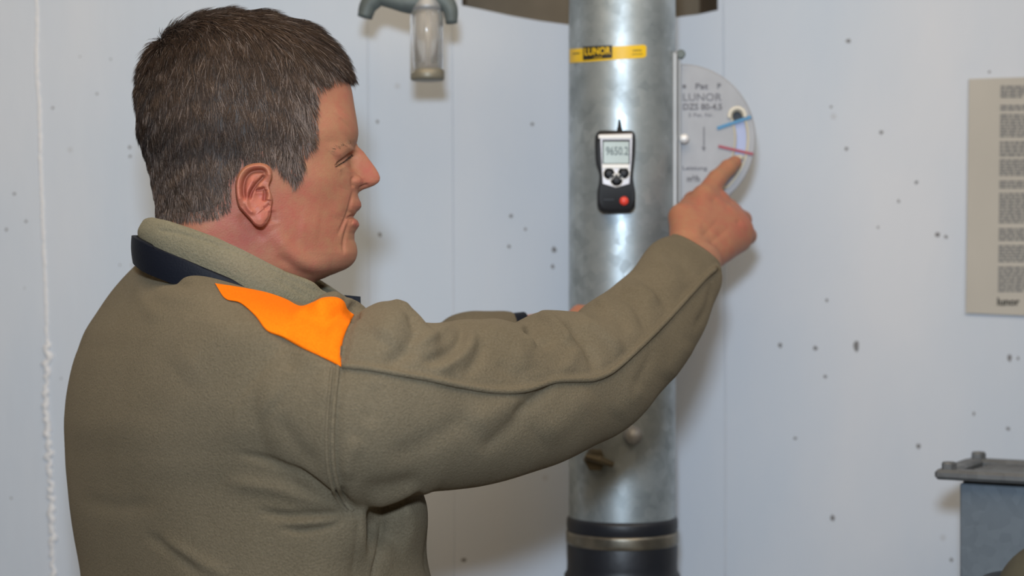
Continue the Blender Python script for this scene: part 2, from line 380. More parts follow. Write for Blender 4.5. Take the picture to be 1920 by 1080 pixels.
pits = [(27,363,4,3),(12,430,3,4),(49,415,3,3),(99,202,3,3),(182,176,2.5,2.5),(150,106,2,2),(243,276,3.5,4),(244,293,3,4),(208,111,2,2),(225,497,2,2),(21,934,2.5,2.5),(115,710,2,2.5),(46,540,1.5,2),
 (1590,77,6,5),(1652,248,5,5),(1758,440,6,5),(1774,444,4,4),(1587,279,4,4),(1718,342,4,4),(1463,648,5,6),(1529,653,5,5),(1605,650,7,13),(1547,706,4,4),(1893,671,6,8),(1909,672,3,4),(1826,776,3,5),(1890,804,5,4),(1722,836,5,6),(1561,971,5,7),(1491,822,4,4),(998,233,4,4),(954,462,4,4),(958,405,4,4),(1039,468,5,7),(1036,500,4,5),(985,430,3,4),(712,440,4,5),(1558,200,3,3),(1685,377,3,4),(1646,426,3,3),(870,1050,6,4),(1855,135,3,3),(1784,1050,4,5),(703,320,3,3),(708,228,3,4),(1550,563,3,4),(693,1040,3,3)]
mb = MB()
for (px, py, a, b) in pits:
    c = U(px, py, WY); n = 9; sx = a/F*WY*.8; sz = b/F*WY*.8; r = [.75+.5*random.random() for _ in range(n)]
    vs = [(c.x+sx*r[i]*math.cos(2*PI*i/n), WY-.0002, c.z+sz*r[i]*math.sin(2*PI*i/n)) for i in range(n)]+[(c.x, WY-.0009, c.z)]
    mb.add(vs, [(i, (i+1) % n, n) for i in range(n)])
tag(mb.build('speck', M['pit'], wall, True), kind='stuff')

# ---------------------------------------------------------------- text helper
def text_mesh(s, size=1.0, spacing=1.0, bold=0.0):
    cu = bpy.data.curves.new('t', 'FONT'); cu.body = s; cu.size = size; cu.align_x = 'LEFT'; cu.space_character = spacing; cu.offset = bold; cu.resolution_u = 3
    o = bpy.data.objects.new('t', cu); me = bpy.data.meshes.new_from_object(o)
    V = np.zeros(len(me.vertices)*3); me.vertices.foreach_get('co', V); V = V.reshape(-1, 3)[:, :2]
    Fs = [tuple(p.vertices) for p in me.polygons]
    bpy.data.meshes.remove(me); bpy.data.objects.remove(o); bpy.data.curves.remove(cu)
    mn = V.min(0); mxx = V.max(0)
    return (V-mn)/(mxx-mn), Fs
def text_px(s, x0, y0, x1, y1, Y, mat_, parent, name='lettering', shear=0.0, **k):
    """flat lettering standing at depth Y, filling the px box"""
    V, Fs = text_mesh(s, **k)
    P = [tuple(U(x0+(x1-x0)*v[0], y1+(y0-y1)*v[1]+shear*(x1-x0)*v[0], Y)) for v in V]
    return mesh_obj(name, P, Fs, mat_, parent, False)

# ---------------------------------------------------------------- pipe
PYC, PR = 2.06, .0642
PXC = (1166.5-960)/F*PYC
def zpx(py, Y=PYC-PR): return CZ-(py-540)/F*Y
pipe = empty('ventilation_pipe', (PXC, PYC, 0))
tag(pipe, 'vertical galvanised steel pipe with a yellow label, standing before the white wall', 'pipe')
zc = zpx(993)
o = MB().lathe([(PR, zc-.06), (PR, zc+.3), (PR, 1.75), (PR, 2.6)], (PXC, PYC, 0), 128).build('pipe_barrel', M['galv'], pipe, True)
auto_smooth(o)
R2 = PR*1.035
prof = [(PR*1.0, .012), (R2, .010), (R2+.0012, .004), (R2, -.002), (R2-.0005, -.006)]
MB().lathe([(PR*.99, zc+.008), (PR*1.03, zc+.006), (PR*1.045, zc+.002), (PR*1.045, zc-.006), (PR*1.025, zc-.009), (PR*1.025, zc-.024), (PR*1.04, zc-.027), (PR*1.035, zc-.050), (PR*1.04, zc-.058), (PR*1.09, zc-.063), (PR*1.095, zc-.070), (PR*1.04, zc-.076), (PR*1.04, zc-.20), (PR*1.0, zc-.21)], (PXC, PYC, 0), 96).build('rubber_coupling', M['rubber'], pipe, True)
tag(MB().lathe([(PR*1.03, zc-.0095), (PR*1.052, zc-.010), (PR*1.056, zc-.013), (PR*1.056, zc-.021), (PR*1.05, zc-.0245), (PR*1.03, zc-.025)], (PXC, PYC, 0), 96, caps=False).build('clamp_band', M['clamp'], pipe, True), 'worn steel clamp band round the black coupling')
o = MB().lathe([(PR*.98, 0), (PR*.98, zc-.2)], (PXC, PYC, 0), 64).build('lower_pipe', M['galv'], pipe, True); auto_smooth(o)
# yellow label bent round the barrel
def on_pipe(px, py, off):
    """point of the barrel seen at (px,py)"""
    a = 1+((px-960)/F)**2; bq = -2*(PYC+PXC*(px-960)/F); c = PXC**2+PYC**2-(PR+off)**2
    disc = max(bq*bq-4*a*c, 0); Y = (-bq-math.sqrt(disc))/(2*a); return U(px, py, Y)
def pipe_patch(name, x0, x1, top, bot, off, mt, parent, nx=30, ny=3):
    vs = []; fs = []
    for j in range(ny+1):
        for i in range(nx+1):
            s = i/nx; x = x0+(x1-x0)*s; y = top(s)*(1-j/ny)+bot(s)*(j/ny); vs.append(on_pipe(x, y, off))
    for j in range(ny):
        for i in range(nx): a = j*(nx+1)+i; fs.append((a, a+nx+1, a+nx+2, a+1))
    return mesh_obj(name, vs, fs, mt, parent, True)
rnd = lambda s, k=3: k*(max(0, (s-.965)/.035)**2)
st = pipe_patch('label_sticker', 1068, 1212, lambda s: 92-8.5*s+rnd(s), lambda s: 118-10*s-rnd(s), .0006, M['yellow'], pipe)
tag(st, 'yellow wrap label with a black name field')
pipe_patch('name_field', 1093, 1148, lambda s: 87.2-2.4*s, lambda s: 113-4.4*s, .0009, M['ink'], st, 12)
def text_pipe(s, x0, y0, x1, y1, off, mt, parent, slope=0, **k):
    V, Fs = text_mesh(s, **k)
    P = [tuple(on_pipe(x0+(x1-x0)*v[0], y1+(y0-y1)*v[1]+slope*v[0], off)) for v in V]
    return mesh_obj('lettering', P, Fs, mt, parent, False)
text_pipe('LUNOR', 1096, 90, 1145, 104, .0012, M['yellow'], st, -2.5, bold=.02)
text_pipe('LUNOR', 1113, 106.5, 1129, 110, .0012, M['yellow'], st, -1)
pipe_patch('field_bar', 1074, 1087, lambda s: 100-1.5*s, lambda s: 102-1.5*s, .001, M['brass'], st, 4)
pipe_patch('field_bar', 1185, 1205, lambda s: 101-.5*s, lambda s: 102.2-.5*s, .001, M['brass'], st, 4)
pipe_patch('field_bar', 1186, 1203, lambda s: 94-.5*s, lambda s: 95.6-.5*s, .001, M['brass'], st, 4)

# flange strip and scale plate at the right of the pipe
DY = 2.043
sp = MB(); a = U(1260, 97, DY-.014); b = U(1271, 470, DY-.014)
sp.box(((a.x+b.x)/2, DY-.012, (a.z+b.z)/2), (b.x-a.x, .006, a.z-b.z), .0018)
c0 = U(1273, 97, DY-.006); c1 = U(1277, 470, DY-.006)
sp.box(((c0.x+c1.x)/2-.001, DY-.001, (c0.z+c1.z)/2), (.0035, .018, c0.z-c1.z), .001)
sp.build('slide_frame', M['strip'], pipe)
q = U(1275, 104, DY); MB().lathe([(.004, -.010), (.0055, -.009), (.0055, 0)], (q.x, DY-.003, q.z), 14, 'Y').build('frame_bolt', M['cast'], pipe)
# plate outline with a curved slot cut through it: front / back / walls built from a polar grid
cx, czp, Rr = U(1277, 260, DY).x, U(1277, 260, DY).z, 140/F*DY
ra, rb = 103/F*DY, 124/F*DY; a0, a1 = math.radians(-50), math.radians(27)
angs = np.concatenate([np.linspace(-PI/2, a0, 30), np.linspace(a0, a1, 50)[1:], np.linspace(a1, PI/2, 36)[1:]])
def slot_r(t):
    if t <= a0 or t >= a1: return None
    rm = (ra+rb)/2; hw = (rb-ra)/2; e = min(t-a0, a1-t)*rm
    k = hw*math.sqrt(max(0, 1-max(0, 1-e/hw)**2)) if e < hw else hw
    return rm-k, rm+k
vs = []; fs = []; rows = []
for t in angs:
    s = slot_r(t) or ((ra+rb)/2, (ra+rb)/2); rad = [0.0004, ra*.6, s[0], s[1], Rr*.985, Rr]; row = []
    for y in (DY, DY+.0025):
        for k, r in enumerate(rad):
            row.append(len(vs)); yy = y+(.0007 if (k == 5 and y == DY) else 0); vs.append((cx+r*math.cos(t), yy, czp+r*math.sin(t)))
    rows.append(row)
for A, B in zip(rows, rows[1:]):
    for k in range(5):
        if k == 2: continue
        fs.append((A[k], A[k+1], B[k+1], B[k])); fs.append((A[6+k], B[6+k], B[7+k], A[7+k]))
    fs.append((A[5], A[11], B[11], B[5])); fs.append((A[2], B[2], B[8], A[8])); fs.append((A[3], A[9], B[9], B[3]))
plate = mesh_obj('scale_plate', vs, fs, M['plate'], pipe, False)
tag(plate, 'half-round aluminium scale plate with a curved slot and etched lettering')
rim = []
def slot_ring(off, y):
    rm = (ra+rb)/2; hw = (rb-ra)/2+off; out = []
    A0, A1 = a0+(rb-ra)/2/rm, a1-(rb-ra)/2/rm
    for t in np.linspace(A0, A1, 24): out.append((cx+(rm+hw)*math.cos(t), y, czp+(rm+hw)*math.sin(t)))
    for q_ in np.linspace(0, PI, 12)[1:-1]: out.append((cx+rm*math.cos(A1)+hw*math.cos(A1+q_), y, czp+rm*math.sin(A1)+hw*math.sin(A1+q_)))
    for t in np.linspace(A1, A0, 24): out.append((cx+(rm-hw)*math.cos(t), y, czp+(rm-hw)*math.sin(t)))
    for q_ in np.linspace(PI, 2*PI, 12)[1:-1]: out.append((cx+rm*math.cos(A0)+hw*math.cos(A0+q_), y, czp+rm*math.sin(A0)+hw*math.sin(A0+q_)))
    return out
r1 = slot_ring(.0022, DY-.0008); r2 = slot_ring(-.0006, DY-.0008); r3 = slot_ring(-.0006, DY+.004); n = len(r1)
mesh_obj('slot_rim', r1+r2+r3, [(i, (i+1) % n, n+(i+1) % n, n+i) for i in range(n)]+[(n+i, n+(i+1) % n, 2*n+(i+1) % n, 2*n+i) for i in range(n)], M['cream'], plate, True)
bk = MB(); ring = slot_ring(.004, DY+.006); m_ = len(ring)//2
bk.add([(p[0], DY+.008, p[2]) for p in slot_ring(.003, 0)]+[(p[0], DY+.0095, p[2]) for p in slot_ring(.003, 0)], [tuple(range(n)), tuple(range(n, 2*n))[::-1]]+[(i, (i+1) % n, n+(i+1) % n, n+i) for i in range(n)])
bk.build('slot_backing', M['rubber'], plate)  # black sheet standing in for the shade inside the slot's open end
sl = MB(); rm_ = (ra+rb)/2; hw_ = (rb-ra)/2+.0002; tt_ = np.linspace(a0+.02, math.radians(13), 24)
pl_ = [(cx+(rm_+hw_)*math.cos(t), czp+(rm_+hw_)*math.sin(t)) for t in tt_]+[(cx+rm_*math.cos(tt_[-1])+hw_*math.cos(tt_[-1]+q_), czp+rm_*math.sin(tt_[-1])+hw_*math.sin(tt_[-1]+q_)) for q_ in np.linspace(0, PI, 8)[1:-1]]+[(cx+(rm_-hw_)*math.cos(t), czp+(rm_-hw_)*math.sin(t)) for t in tt_[::-1]]
sl.prism(pl_[::-1], DY+.003, DY+.0075); sl.build('slot_slider', M['slot'], plate)
cp = MB(); ring_t = [(cx+rm_*math.cos(math.radians(22))+math.cos(q_)*(hw_+.0026), DY-.0012, czp+rm_*math.sin(math.radians(22))+math.sin(q_)*(hw_+.0026)) for q_ in np.linspace(-.2, PI+.3, 18)]
cp.tube(ring_t, .0022, 8); tag(cp.build('slot_cap', mat('cream_plastic', (.72, .69, .60), .5), plate, True), 'cream cap at the top end of the slot')
def strip_mark(p0, p1, wpx, mt, name):
    a = U(*p0, DY-.0016); b = U(*p1, DY-.0016); d = (b-a); nrm = Vector((-d.z, 0, d.x)).normalized()*wpx/F*DY/2
    mb = MB(); pr = [a-nrm, b-nrm, b+nrm, a+nrm]; mb.prism([(p.x, p.z) for p in pr], DY-.0022, DY-.0006); mb.build(name, mt, plate)
strip_mark((1345, 240.5), (1408, 219), 6, M['bluepaint'], 'blue_mark'); strip_mark((1347, 274), (1412, 289), 5, M['redpaint'], 'red_mark')
q = U(1385, 295, DY-.003); MB().box((q.x, DY-.003, q.z), (.011, .006, .0062), .0015).build('pointer', M['cream'], plate)
q = U(1283, 260, DY-.012); MB().lathe([(.0045, 0), (.0058, -.002), (.0058, -.005), (.004, -.0075), (.0008, -.0085)], (q.x, DY-.008, q.z), 24, 'Y').build('pin', M['chrome'], plate, True)
E = DY-.0007
for s, x0, y0, x1, y1, b in (('Pat', 1304, 156, 1328, 167, .02), ('P', 1345, 156, 1352, 166, .03), ('LUNOR', 1281, 175, 1353, 189, .0), ('DZS 80-4.5', 1281, 194, 1354, 206, .02), ('5 Pat. Nr.', 1291, 212, 1338, 219, .0), ('Leistung', 1280, 311, 1326, 321, .01), ('m³/h', 1288, 329, 1312, 341, .03)):
    text_px(s, x0, y0, x1, y1, E, M['engrave'], plate, bold=b)
q = U(1283, 162, E); MB().box((q.x, E, q.z), (.004, .0004, .004)).build('dot_mark', M['engrave'], plate)
ar = [U(*p, E) for p in ((1321, 238), (1321, 278), (1324, 274), (1320, 284), (1315, 274), (1319, 277), (1319, 238))]
mesh_obj('arrow_mark', [tuple(p) for p in ar], [tuple(range(7))], M['engrave'], plate, False)

# test ports on the barrel, half behind the arm
q = on_pipe(1186, 815, 0); mb = MB(); yy = q.y
mb.lathe([(.011, 0), (.011, -.006), (.0085, -.008), (.0085, -.02), (.0095, -.021), (.0095, -.026)], (q.x, yy, q.z), 24, 'Y'); tag(mb.build('test_port', M['strip'], pipe, True), 'pale metal test port just below the sleeve')
q = on_pipe(1116, 862, 0); mb = MB()
mb.lathe([(.014, .006), (.014, -.004), (.012, -.006), (.012, -.016)], (q.x, q.y, q.z), 6, 'Y'); mb.tube([(q.x-.012, q.y-.018, q.z+.006), (q.x+.004, q.y-.02, q.z+.002), (q.x+.02, q.y-.018, q.z-.004)], [.004, .005, .0035], 10)
tag(mb.build('test_port', M['brass'], pipe), 'dull brass tap in the shade of the arm')

# ---------------------------------------------------------------- measuring instrument held to the pipe
GY = PYC-PR-.0275
inst = empty('pressure_meter', U(1155, 397, GY)); tag(inst, 'small black and silver digital pressure meter with a display, held on the pipe', 'meter')
def shape(pts): return [(U(p[0], p[1], GY).x, U(p[0], p[1], GY).z) for p in pts]
half = [(0, -76), (26, -76), (33, -73), (36, -66), (36, -40), (34, -15), (32, 5), (33, 22), (36, 38), (36, 64), (33, 72), (26, 76), (0, 77)]
out = [(1155.5+x, 320+y) for x, y in half]+[(1155.5-x+(-2 if y < 0 else 2), 320+y) for x, y in half[-2:0:-1]]
out = [(p[0], p[1]) for p in smooth_poly(out+[out[0]], 72)[:-1]]
o = MB().prism(shape(out)[::-1], GY, GY+.025, .004).build('meter_body', M['black'], inst); auto_smooth(o, 40)
face = [(1125, 252), (1186, 250), (1184, 300), (1180, 345), (1160, 351), (1154, 352), (1147, 350), (1130, 345), (1127, 300)]
o = MB().prism(shape(face)[::-1], GY-.0018, GY+.002, .001).build('face_plate', M['silver'], inst)
def slab(name, x0, y0, x1, y1, yo, mt, th=.0012, bev=.0004, parent=inst):
    a = U(x0, y0, GY); b = U(x1, y1, GY); return MB().box(((a.x+b.x)/2, GY+yo+th/2, (a.z+b.z)/2), (b.x-a.x, th, a.z-b.z), bev).build(name, mt, parent)
slab('top_trim', 1122, 253, 1184, 260, -.0027, M['white']); slab('display_frame', 1129, 262, 1181, 308, -.0024, M['slate'])
lcd = slab('display', 1131, 266, 1179, 307, -.0034, M['lcd']); slab('display_trim', 1129, 308, 1179, 316, -.0030, M['white'])
text_px('9650.2', 1136, 275, 1178, 291, GY-.0037, M['digit'], lcd, name='lettering', bold=.01)
for x, y, r in ((1142, 326, .0052), (1169, 325, .0052), (1156, 338, .0055)):
    q = U(x, y, GY); bt = MB().lathe([(r*.85, -.0015), (r*.85, -.0030), (r*.8, -.0040), (r*.2, -.0044)], (q.x, GY, q.z), 20, 'Y').build('button', M['slate'], inst, True)
    MB().lathe([(r*1.25, -.0018), (r*1.45, -.0022), (r*1.45, -.0005)], (q.x, GY, q.z), 20, 'Y').build('button_ring', M['white'], bt, True)
q = U(1170, 377, GY); MB().lathe([(.0052, .001), (.0052, -.0016), (.004, -.003), (.0005, -.0036)], (q.x, GY, q.z), 24, 'Y').build('red_dot', M['reddot'], inst, True)
text_px('manometer', 1131, 372, 1153, 377, GY-.0002, M['silver'], inst) if False else None
slab('grey_bar', 1131, 373, 1152, 376, -.0006, M['slate'])
q = U(1163, 244, GY); MB().lathe([(.0032, -.002), (.0032, .003), (.0024, .005), (.0014, .013), (.0006, .014)], (q.x, GY+.012, q.z), 14).build('probe_stub', M['black'], inst, True)
for sy_ in (0,):  # magnet clip reaching back to the barrel
    q = U(1156, 320, GY); MB().box((q.x, GY+.0247, q.z), (.03, .004, .05), .001).build('magnet_clip', M['slate'], inst)

# ---------------------------------------------------------------- notice on the wall
no = empty('wall_notice', U(1900, 590, WY)); tag(no, 'beige printed notice sheet with grey text on the wall at the right', 'notice')
corner = [(1817, 148), (2125, 138), (2120, 600), (1811, 587)]
NY = WY-.004
pc = [U(*p, NY) for p in corner]; mb = MB(); vs = []; fs = []
for (yo) in (0, .002):
    for p in pc: vs.append((p.x, NY+yo, p.z))
mb.add(vs, [(0, 3, 2, 1), (4, 5, 6, 7), (0, 1, 5, 4), (1, 2, 6, 5), (2, 3, 7, 6), (3, 0, 4, 7)]).build('sheet', M['paper'], no)
mb = MB(); y = 160.0
blocks = [(160, 184, 4, 1.9, 1), (196, 208, 2, 1.4, 1), (213, 258, 8, 1.2, .62), (264, 294, 4, 1.2, .8), (298, 330, 6, 1.2, .7), (338, 354, 3, 1.4, .8), (361, 419, 10, 1.2, .6), (427, 452, 4, 1.2, .8), (459, 492, 6, 1.2, .7), (499, 548, 8, 1.2, .65)]
for y0, y1, nl, th, lastw in blocks:
    stp = (y1-y0)/nl
    for i in range(nl):
        yy = y0+stp*(i+.5); x = 1876-(yy-160)*.012; end = 2095 if i < nl-1 else 1880+215*lastw*random.uniform(.15, 1)
        while x < end:
            wl = random.uniform(5, 15); h = stp*.36
            pr = [U(x, yy-h, NY), U(x+wl, yy-h, NY), U(x+wl, yy+h, NY), U(x, yy+h, NY)]
            mb.prism([(p.x, p.z) for p in pr][::-1], NY-.0005, NY); x += wl+2.2
tag(mb.build('print_lines', M['print_'], no), kind='stuff')
text_px('lunor', 1870, 558, 1912, 573, NY-.0006, M['ink'], no, bold=.03)

# ---------------------------------------------------------------- galvanised box at the lower right
BA = math.radians(29); BP = U(1751, 0, 1.90); bca, bsa = math.cos(BA), math.sin(BA)
bx = empty('galvanised_box', (BP.x+.2, 1.93, 0))
tag(bx, 'blue-grey galvanised box with a flanged grille on top, at lower right', 'duct box')
def bl_(mb, name, mt):
    mb.v = [(BP.x+a*bca+b*bsa, BP.y-a*bsa+b*bca, z) for a, b, z in mb.v]; return mb.build(name, mt, bx)
zf1 = U(0, 880, 1.90).z; zf0 = zf1-.0115; FD, FW, fw, ins_ = .158, .36, .022, .023
bl_(MB().box((FW/2, FD/2, (zf0-.005)/2), (FW-2*ins_, FD-2*ins_, zf0-.005), .0015), 'box_body', M['galvbox'])
bl_(MB().box((FW/2, FD/2, zf0-.004), (FW-2*ins_-.006, FD-2*ins_-.006, .012), 0), 'box_neck', M['rubber'])
bl_(MB().box((FW/2, fw/2, (zf0+zf1)/2), (FW, fw, zf1-zf0), .0035), 'flange_bar', M['galvframe']); bl_(MB().box((FW/2, FD-fw/2, (zf0+zf1)/2), (FW, fw, zf1-zf0), .0035), 'flange_bar', M['galvframe'])
bl_(MB().box((fw/2, FD/2, (zf0+zf1)/2+.0006), (fw, FD-2*fw, zf1-zf0), .003), 'flange_bar', M['galvframe']); bl_(MB().box((FW-fw/2, FD/2, (zf0+zf1)/2+.0006), (fw, FD-2*fw, zf1-zf0), .003), 'flange_bar', M['galvframe'])
mb = MB(); x = fw-(FD-2*fw)
while x < FW-fw:
    for sgn in (1, -1):
        pts_ = []
        for t in np.linspace(0, 1, 9):
            pa = x+(FD-2*fw)*(t if sgn > 0 else 1-t); pb = fw+(FD-2*fw)*t
            if fw <= pa <= FW-fw: pts_.append((pa, pb, zf1-.006+.001*sgn))
        if len(pts_) > 1: mb.tube(pts_, .0016, 5)
    x += .013
tag(bl_(mb, 'grille_mesh', M['galvframe']), kind='stuff')
for a, b in ((.014, .012), (.014, FD-.012)): bl_(MB().lathe([(.0085, 0), (.0085, .006), (.007, .008)], (a, b, zf1), 6), 'bolt_head', M['galvframe'])

# rounded olive bag in the corner
bag = empty('canvas_bag', U(1930, 1250, 1.75)); tag(bag, 'dark olive rounded bag edge with black trim, in the bottom right corner', 'bag')
cpt = U(1985, 1148, 1.75)
prof = [(.066*math.cos(t), .074*math.sin(t)) for t in np.linspace(0, PI/2*.98, 16)]
MB().lathe([(.066, -.2)]+prof, (cpt.x, 1.75, cpt.z), 48).build('bag_body', M['olivebag'], bag, True)
MB().lathe([(.0665, .0), (.076, .002), (.078, .010), (.076, .018), (.062, .021)], (cpt.x, 1.75, U(0, 1108, 1.75).z-.008), 48).build('bag_trim', M['rubber'], bag, True)

# ---------------------------------------------------------------- separator with glass bowl at the top
sv = empty('glass_separator', U(800, 0, 2.0)); tag(sv, 'grey cast fitting with a clear glass bowl hanging at the top edge', 'fitting')
SY = 2.02
mb = MB()
def T(pts, r): mb.tube([U(p[0], p[1], SY) for p in smooth_poly(pts, 16)], list(np.interp(np.linspace(0, 1, 16), np.linspace(0, 1, len(r)), [k/F*SY for k in r])), 14)
T([(706, -34), (704, -8), (690, 12), (684, 33)], [26, 21, 17, 14]); T([(700, -10), (735, -2), (770, 4), (800, 0)], [16, 18, 22, 22])
T([(800, -8), (825, -4), (843, 15), (847, 44)], [20, 18, 15, 11]); T([(700, -40), (760, -40), (848, -40)], [30, 34, 26])
mb.build('cast_body', M['cast'], sv, True)
q = U(800, 20, SY)
mb = MB().lathe([(.015, .04), (.015, .012), (.0175, .006), (.019, 0)], (q.x, SY, q.z), 32).build('bowl_neck', M['strip'], sv, True)
gl, nt, b = new_mat('bowl_glass'); b.inputs['Base Color'].default_value = (.80, .78, .75, 1); b.inputs['Transmission Weight'].default_value = .82; b.inputs['Roughness'].default_value = .12; b.inputs['IOR'].default_value = 1.25
zt, zb = U(0, 20, SY).z, U(0, 138, SY).z
MB().lathe([(.0178, zt), (.0198, zt-.006), (.0195, zb), (.0175, zb), (.0172, zt-.006), (.0155, zt)], (q.x, SY, 0), 48, caps=False).build('glass_bowl', gl, sv, True)
MB().lathe([(.019, zb-.008), (.0202, zb-.006), (.0202, zb+.003), (.019, zb+.004), (.002, zb+.0045)], (q.x+.001, SY, 0), 40).build('bowl_cap', mat('cap_tan', (.24, .22, .17), .45, .3), sv, True)
MB().lathe([(.0035, zb+.004), (.0035, zt)], (q.x+.002, SY, 0), 12).build('inner_tube', M['white'], sv, True)

#PERSON
# ================================================================ PERSON
HY = 1.60                                  # depth of the head's middle plane
man = empty('person', U(430, 1150, 1.6))
tag(man, 'man in a taupe fleece jacket with orange shoulder patch, pointing with his right hand', 'person')
YAW = math.radians(8)
# rows: y, front, back, half width, front exponent, back exponent, centre of greatest width
ROWS = np.array([
 [34.5, 466, 446, 6, .9, .9, 455],[37, 500, 410, 38, .9, .9, 452],[43, 530, 378, 66, .9, .9, 450],[53, 562, 350, 90, .88, .9, 446],[67, 590, 326, 110, .86, .9, 442],[85, 615, 305, 125, .82, .9, 438],
 [110, 636, 287, 138, .80, .9, 434],[140, 650, 275, 146, .78, .9, 430],[170, 659, 268, 151, .76, .9, 428],[200, 664, 265, 153, .75, .9, 426],
 [230, 669, 266, 154, .75, .9, 425],[250, 671, 268, 153, .76, .9, 424],[262, 669, 270, 152, .78, .9, 423],[275, 664, 273, 151, .80, .9, 422],[300, 662, 280, 148, .82, .9, 420],[325, 663, 287, 146, .85, .9, 417],
 [345, 665, 292, 144, .88, .9, 414],[357, 669, 294, 142, .9, .9, 412],[370, 672, 296, 140, .92, .9, 410],[380, 676.5, 297, 138, .94, .9, 408],[385, 677, 298, 137, .95, .9, 408],[392, 673, 298, 136, .96, .9, 407],[400, 664, 299, 135, .97, .9, 406],[407, 663, 300, 134, .98, .9, 405],[413, 670, 300, 133, .98, .9, 404],
 [421, 673, 300, 132, 1.0, .9, 403],[430, 668, 301, 131, 1.0, .9, 402],[439, 664, 301, 129, 1.02, .9, 400],[448, 664, 301, 127, 1.04, .9, 398],[458, 667.5, 301, 125, 1.05, .9, 396],[472, 669.5, 301, 122, 1.06, .9, 394],[484, 667, 300, 120, 1.07, .9, 392],
 [494, 661, 300, 118, 1.08, .9, 390],[503, 650, 299, 116, 1.08, .9, 388],[511, 632, 298, 114, 1.06, .9, 386],[519, 612, 297, 113, 1.04, .9, 384],[528, 592, 296, 113, 1.0, .9, 382],[545, 575, 294, 113, .95, .9, 380],[580, 560, 290, 114, .9, .9, 378],[640, 560, 280, 118, .9, .9, 378]])
NOSE = np.array([[258, 0, 13],[266, 0.5, 13],[272, 6, 13],[283, 19, 14],[293, 27, 16],[302, 34, 18],[312, 41, 20],[322, 46.5, 23],[330, 49, 25],[336, 48, 27],[341, 44, 29],[346, 36, 29],[350, 25, 28],[354, 12, 26],[358, 4, 24],[363, 0, 22]])
def pchip(x, X, Yv):
    h = np.diff(X); d = np.diff(Yv)/h; m = np.zeros(len(X)); m[0] = d[0]; m[-1] = d[-1]
    for i in range(1, len(X)-1):
        m[i] = 0 if d[i-1]*d[i] <= 0 else 2*d[i-1]*d[i]/(d[i-1]+d[i])
    i = np.clip(np.searchsorted(X, x)-1, 0, len(X)-2); t = (x-X[i])/h[i]
    return (1+2*t)*(1-t)**2*Yv[i]+t*(1-t)**2*h[i]*m[i]+t*t*(3-2*t)*Yv[i+1]+t*t*(t-1)*h[i]*m[i+1]
ys = np.concatenate([34.5+(np.linspace(0, 1, 40)**1.7)*40, np.arange(76, 250, 1.8), np.arange(250, 530, 1.05), np.linspace(531, 640, 36)])
row = {k: pchip(ys, ROWS[:, 0], ROWS[:, i+1]) for i, k in enumerate(('uf', 'ub', 'w', 'ef', 'eb', 'uc'))}
def gsm(a, sg):
    k = np.exp(-.5*(np.arange(-40, 41)/sg)**2); k /= k.sum(); return np.convolve(np.pad(a, 40, mode='edge'), k, 'valid')
ug = np.arange(34.5, 640, 1.0)
for k_ in ('ub', 'w', 'ef', 'uc'):
    g_ = gsm(np.interp(ug, ys, row[k_]), 9); gm = np.interp(ys, ug, g_); bl_y = np.clip((ys-180)/60, 0, 1); row[k_] = row[k_]*(1-bl_y)+gm*bl_y
NH = 250
th = PI*np.linspace(0, 1, NH)**1.45
th_full = np.concatenate([th, -(th[1:-1][::-1])])         # near side then far side, closed ring
nr, nc = len(ys), len(th_full)
ct, s_ = np.cos(th_full), np.abs(np.sin(th_full)); sg = np.sign(th_full+1e-12)
bl = np.clip((ct+.25)/.5, 0, 1)
ee = row['ef'][:, None]*bl+row['eb'][:, None]*(1-bl)
u = row['uc'][:, None]+np.where(ct > 0, (row['uf']-row['uc'])[:, None]*ct, (row['uc']-row['ub'])[:, None]*ct)
v = row['w'][:, None]*np.power(s_, ee)*sg
nz = np.interp(ys, NOSE[:, 0], NOSE[:, 1], 0, 0); nw = np.interp(ys, NOSE[:, 0], NOSE[:, 2])
u = u+np.where(ct > 0, 1, 0)*nz[:, None]*np.exp(-np.power(np.abs(v)/(nw[:, None]*.78), 2.0))
# lips fade towards the mouth corners: blend rows 372-436 towards a plain muzzle away from the middle
plain = np.interp(ys, [366, 372, 440], [0, 0, 0])
muz = np.interp(ys, [325, 355, 462, 505], [0, 1, 1, 0]); muz = muz*muz*(3-2*muz); muzf = np.interp(ys, [320, 360, 400, 445, 475, 490, 505], [663, 664.5, 665.5, 666, 666, 661, 647])
dlip = (row['uf']-muzf)*muz
u = u-np.clip(ct, 0, 1)*dlip[:, None]*(1-np.exp(-(np.abs(v)/48)**3))
def head_world(u, v, y):
    X = (470-960)/2000+((u-470)*math.cos(YAW)+v*math.sin(YAW))/2000
    Yw = HY+((u-470)*math.sin(YAW)-v*math.cos(YAW))/2000
    return np.stack([X, Yw, CZ-(y-540)/2000+0*X], -1)
yy2 = np.repeat(ys[:, None], nc, 1)
HV = head_world(u, v, yy2).reshape(-1, 3)
idx = np.arange(nr*nc).reshape(nr, nc); nx_ = np.roll(idx, -1, 1)
HF = np.stack([idx[:-1], nx_[:-1], nx_[1:], idx[1:]], -1).reshape(-1, 4)[:, ::-1]
N0 = vnormals(HV, HF)
if (N0*(HV-HV.mean(0))).sum() < 0: HF = HF[:, ::-1]
HF = np.ascontiguousarray(HF)
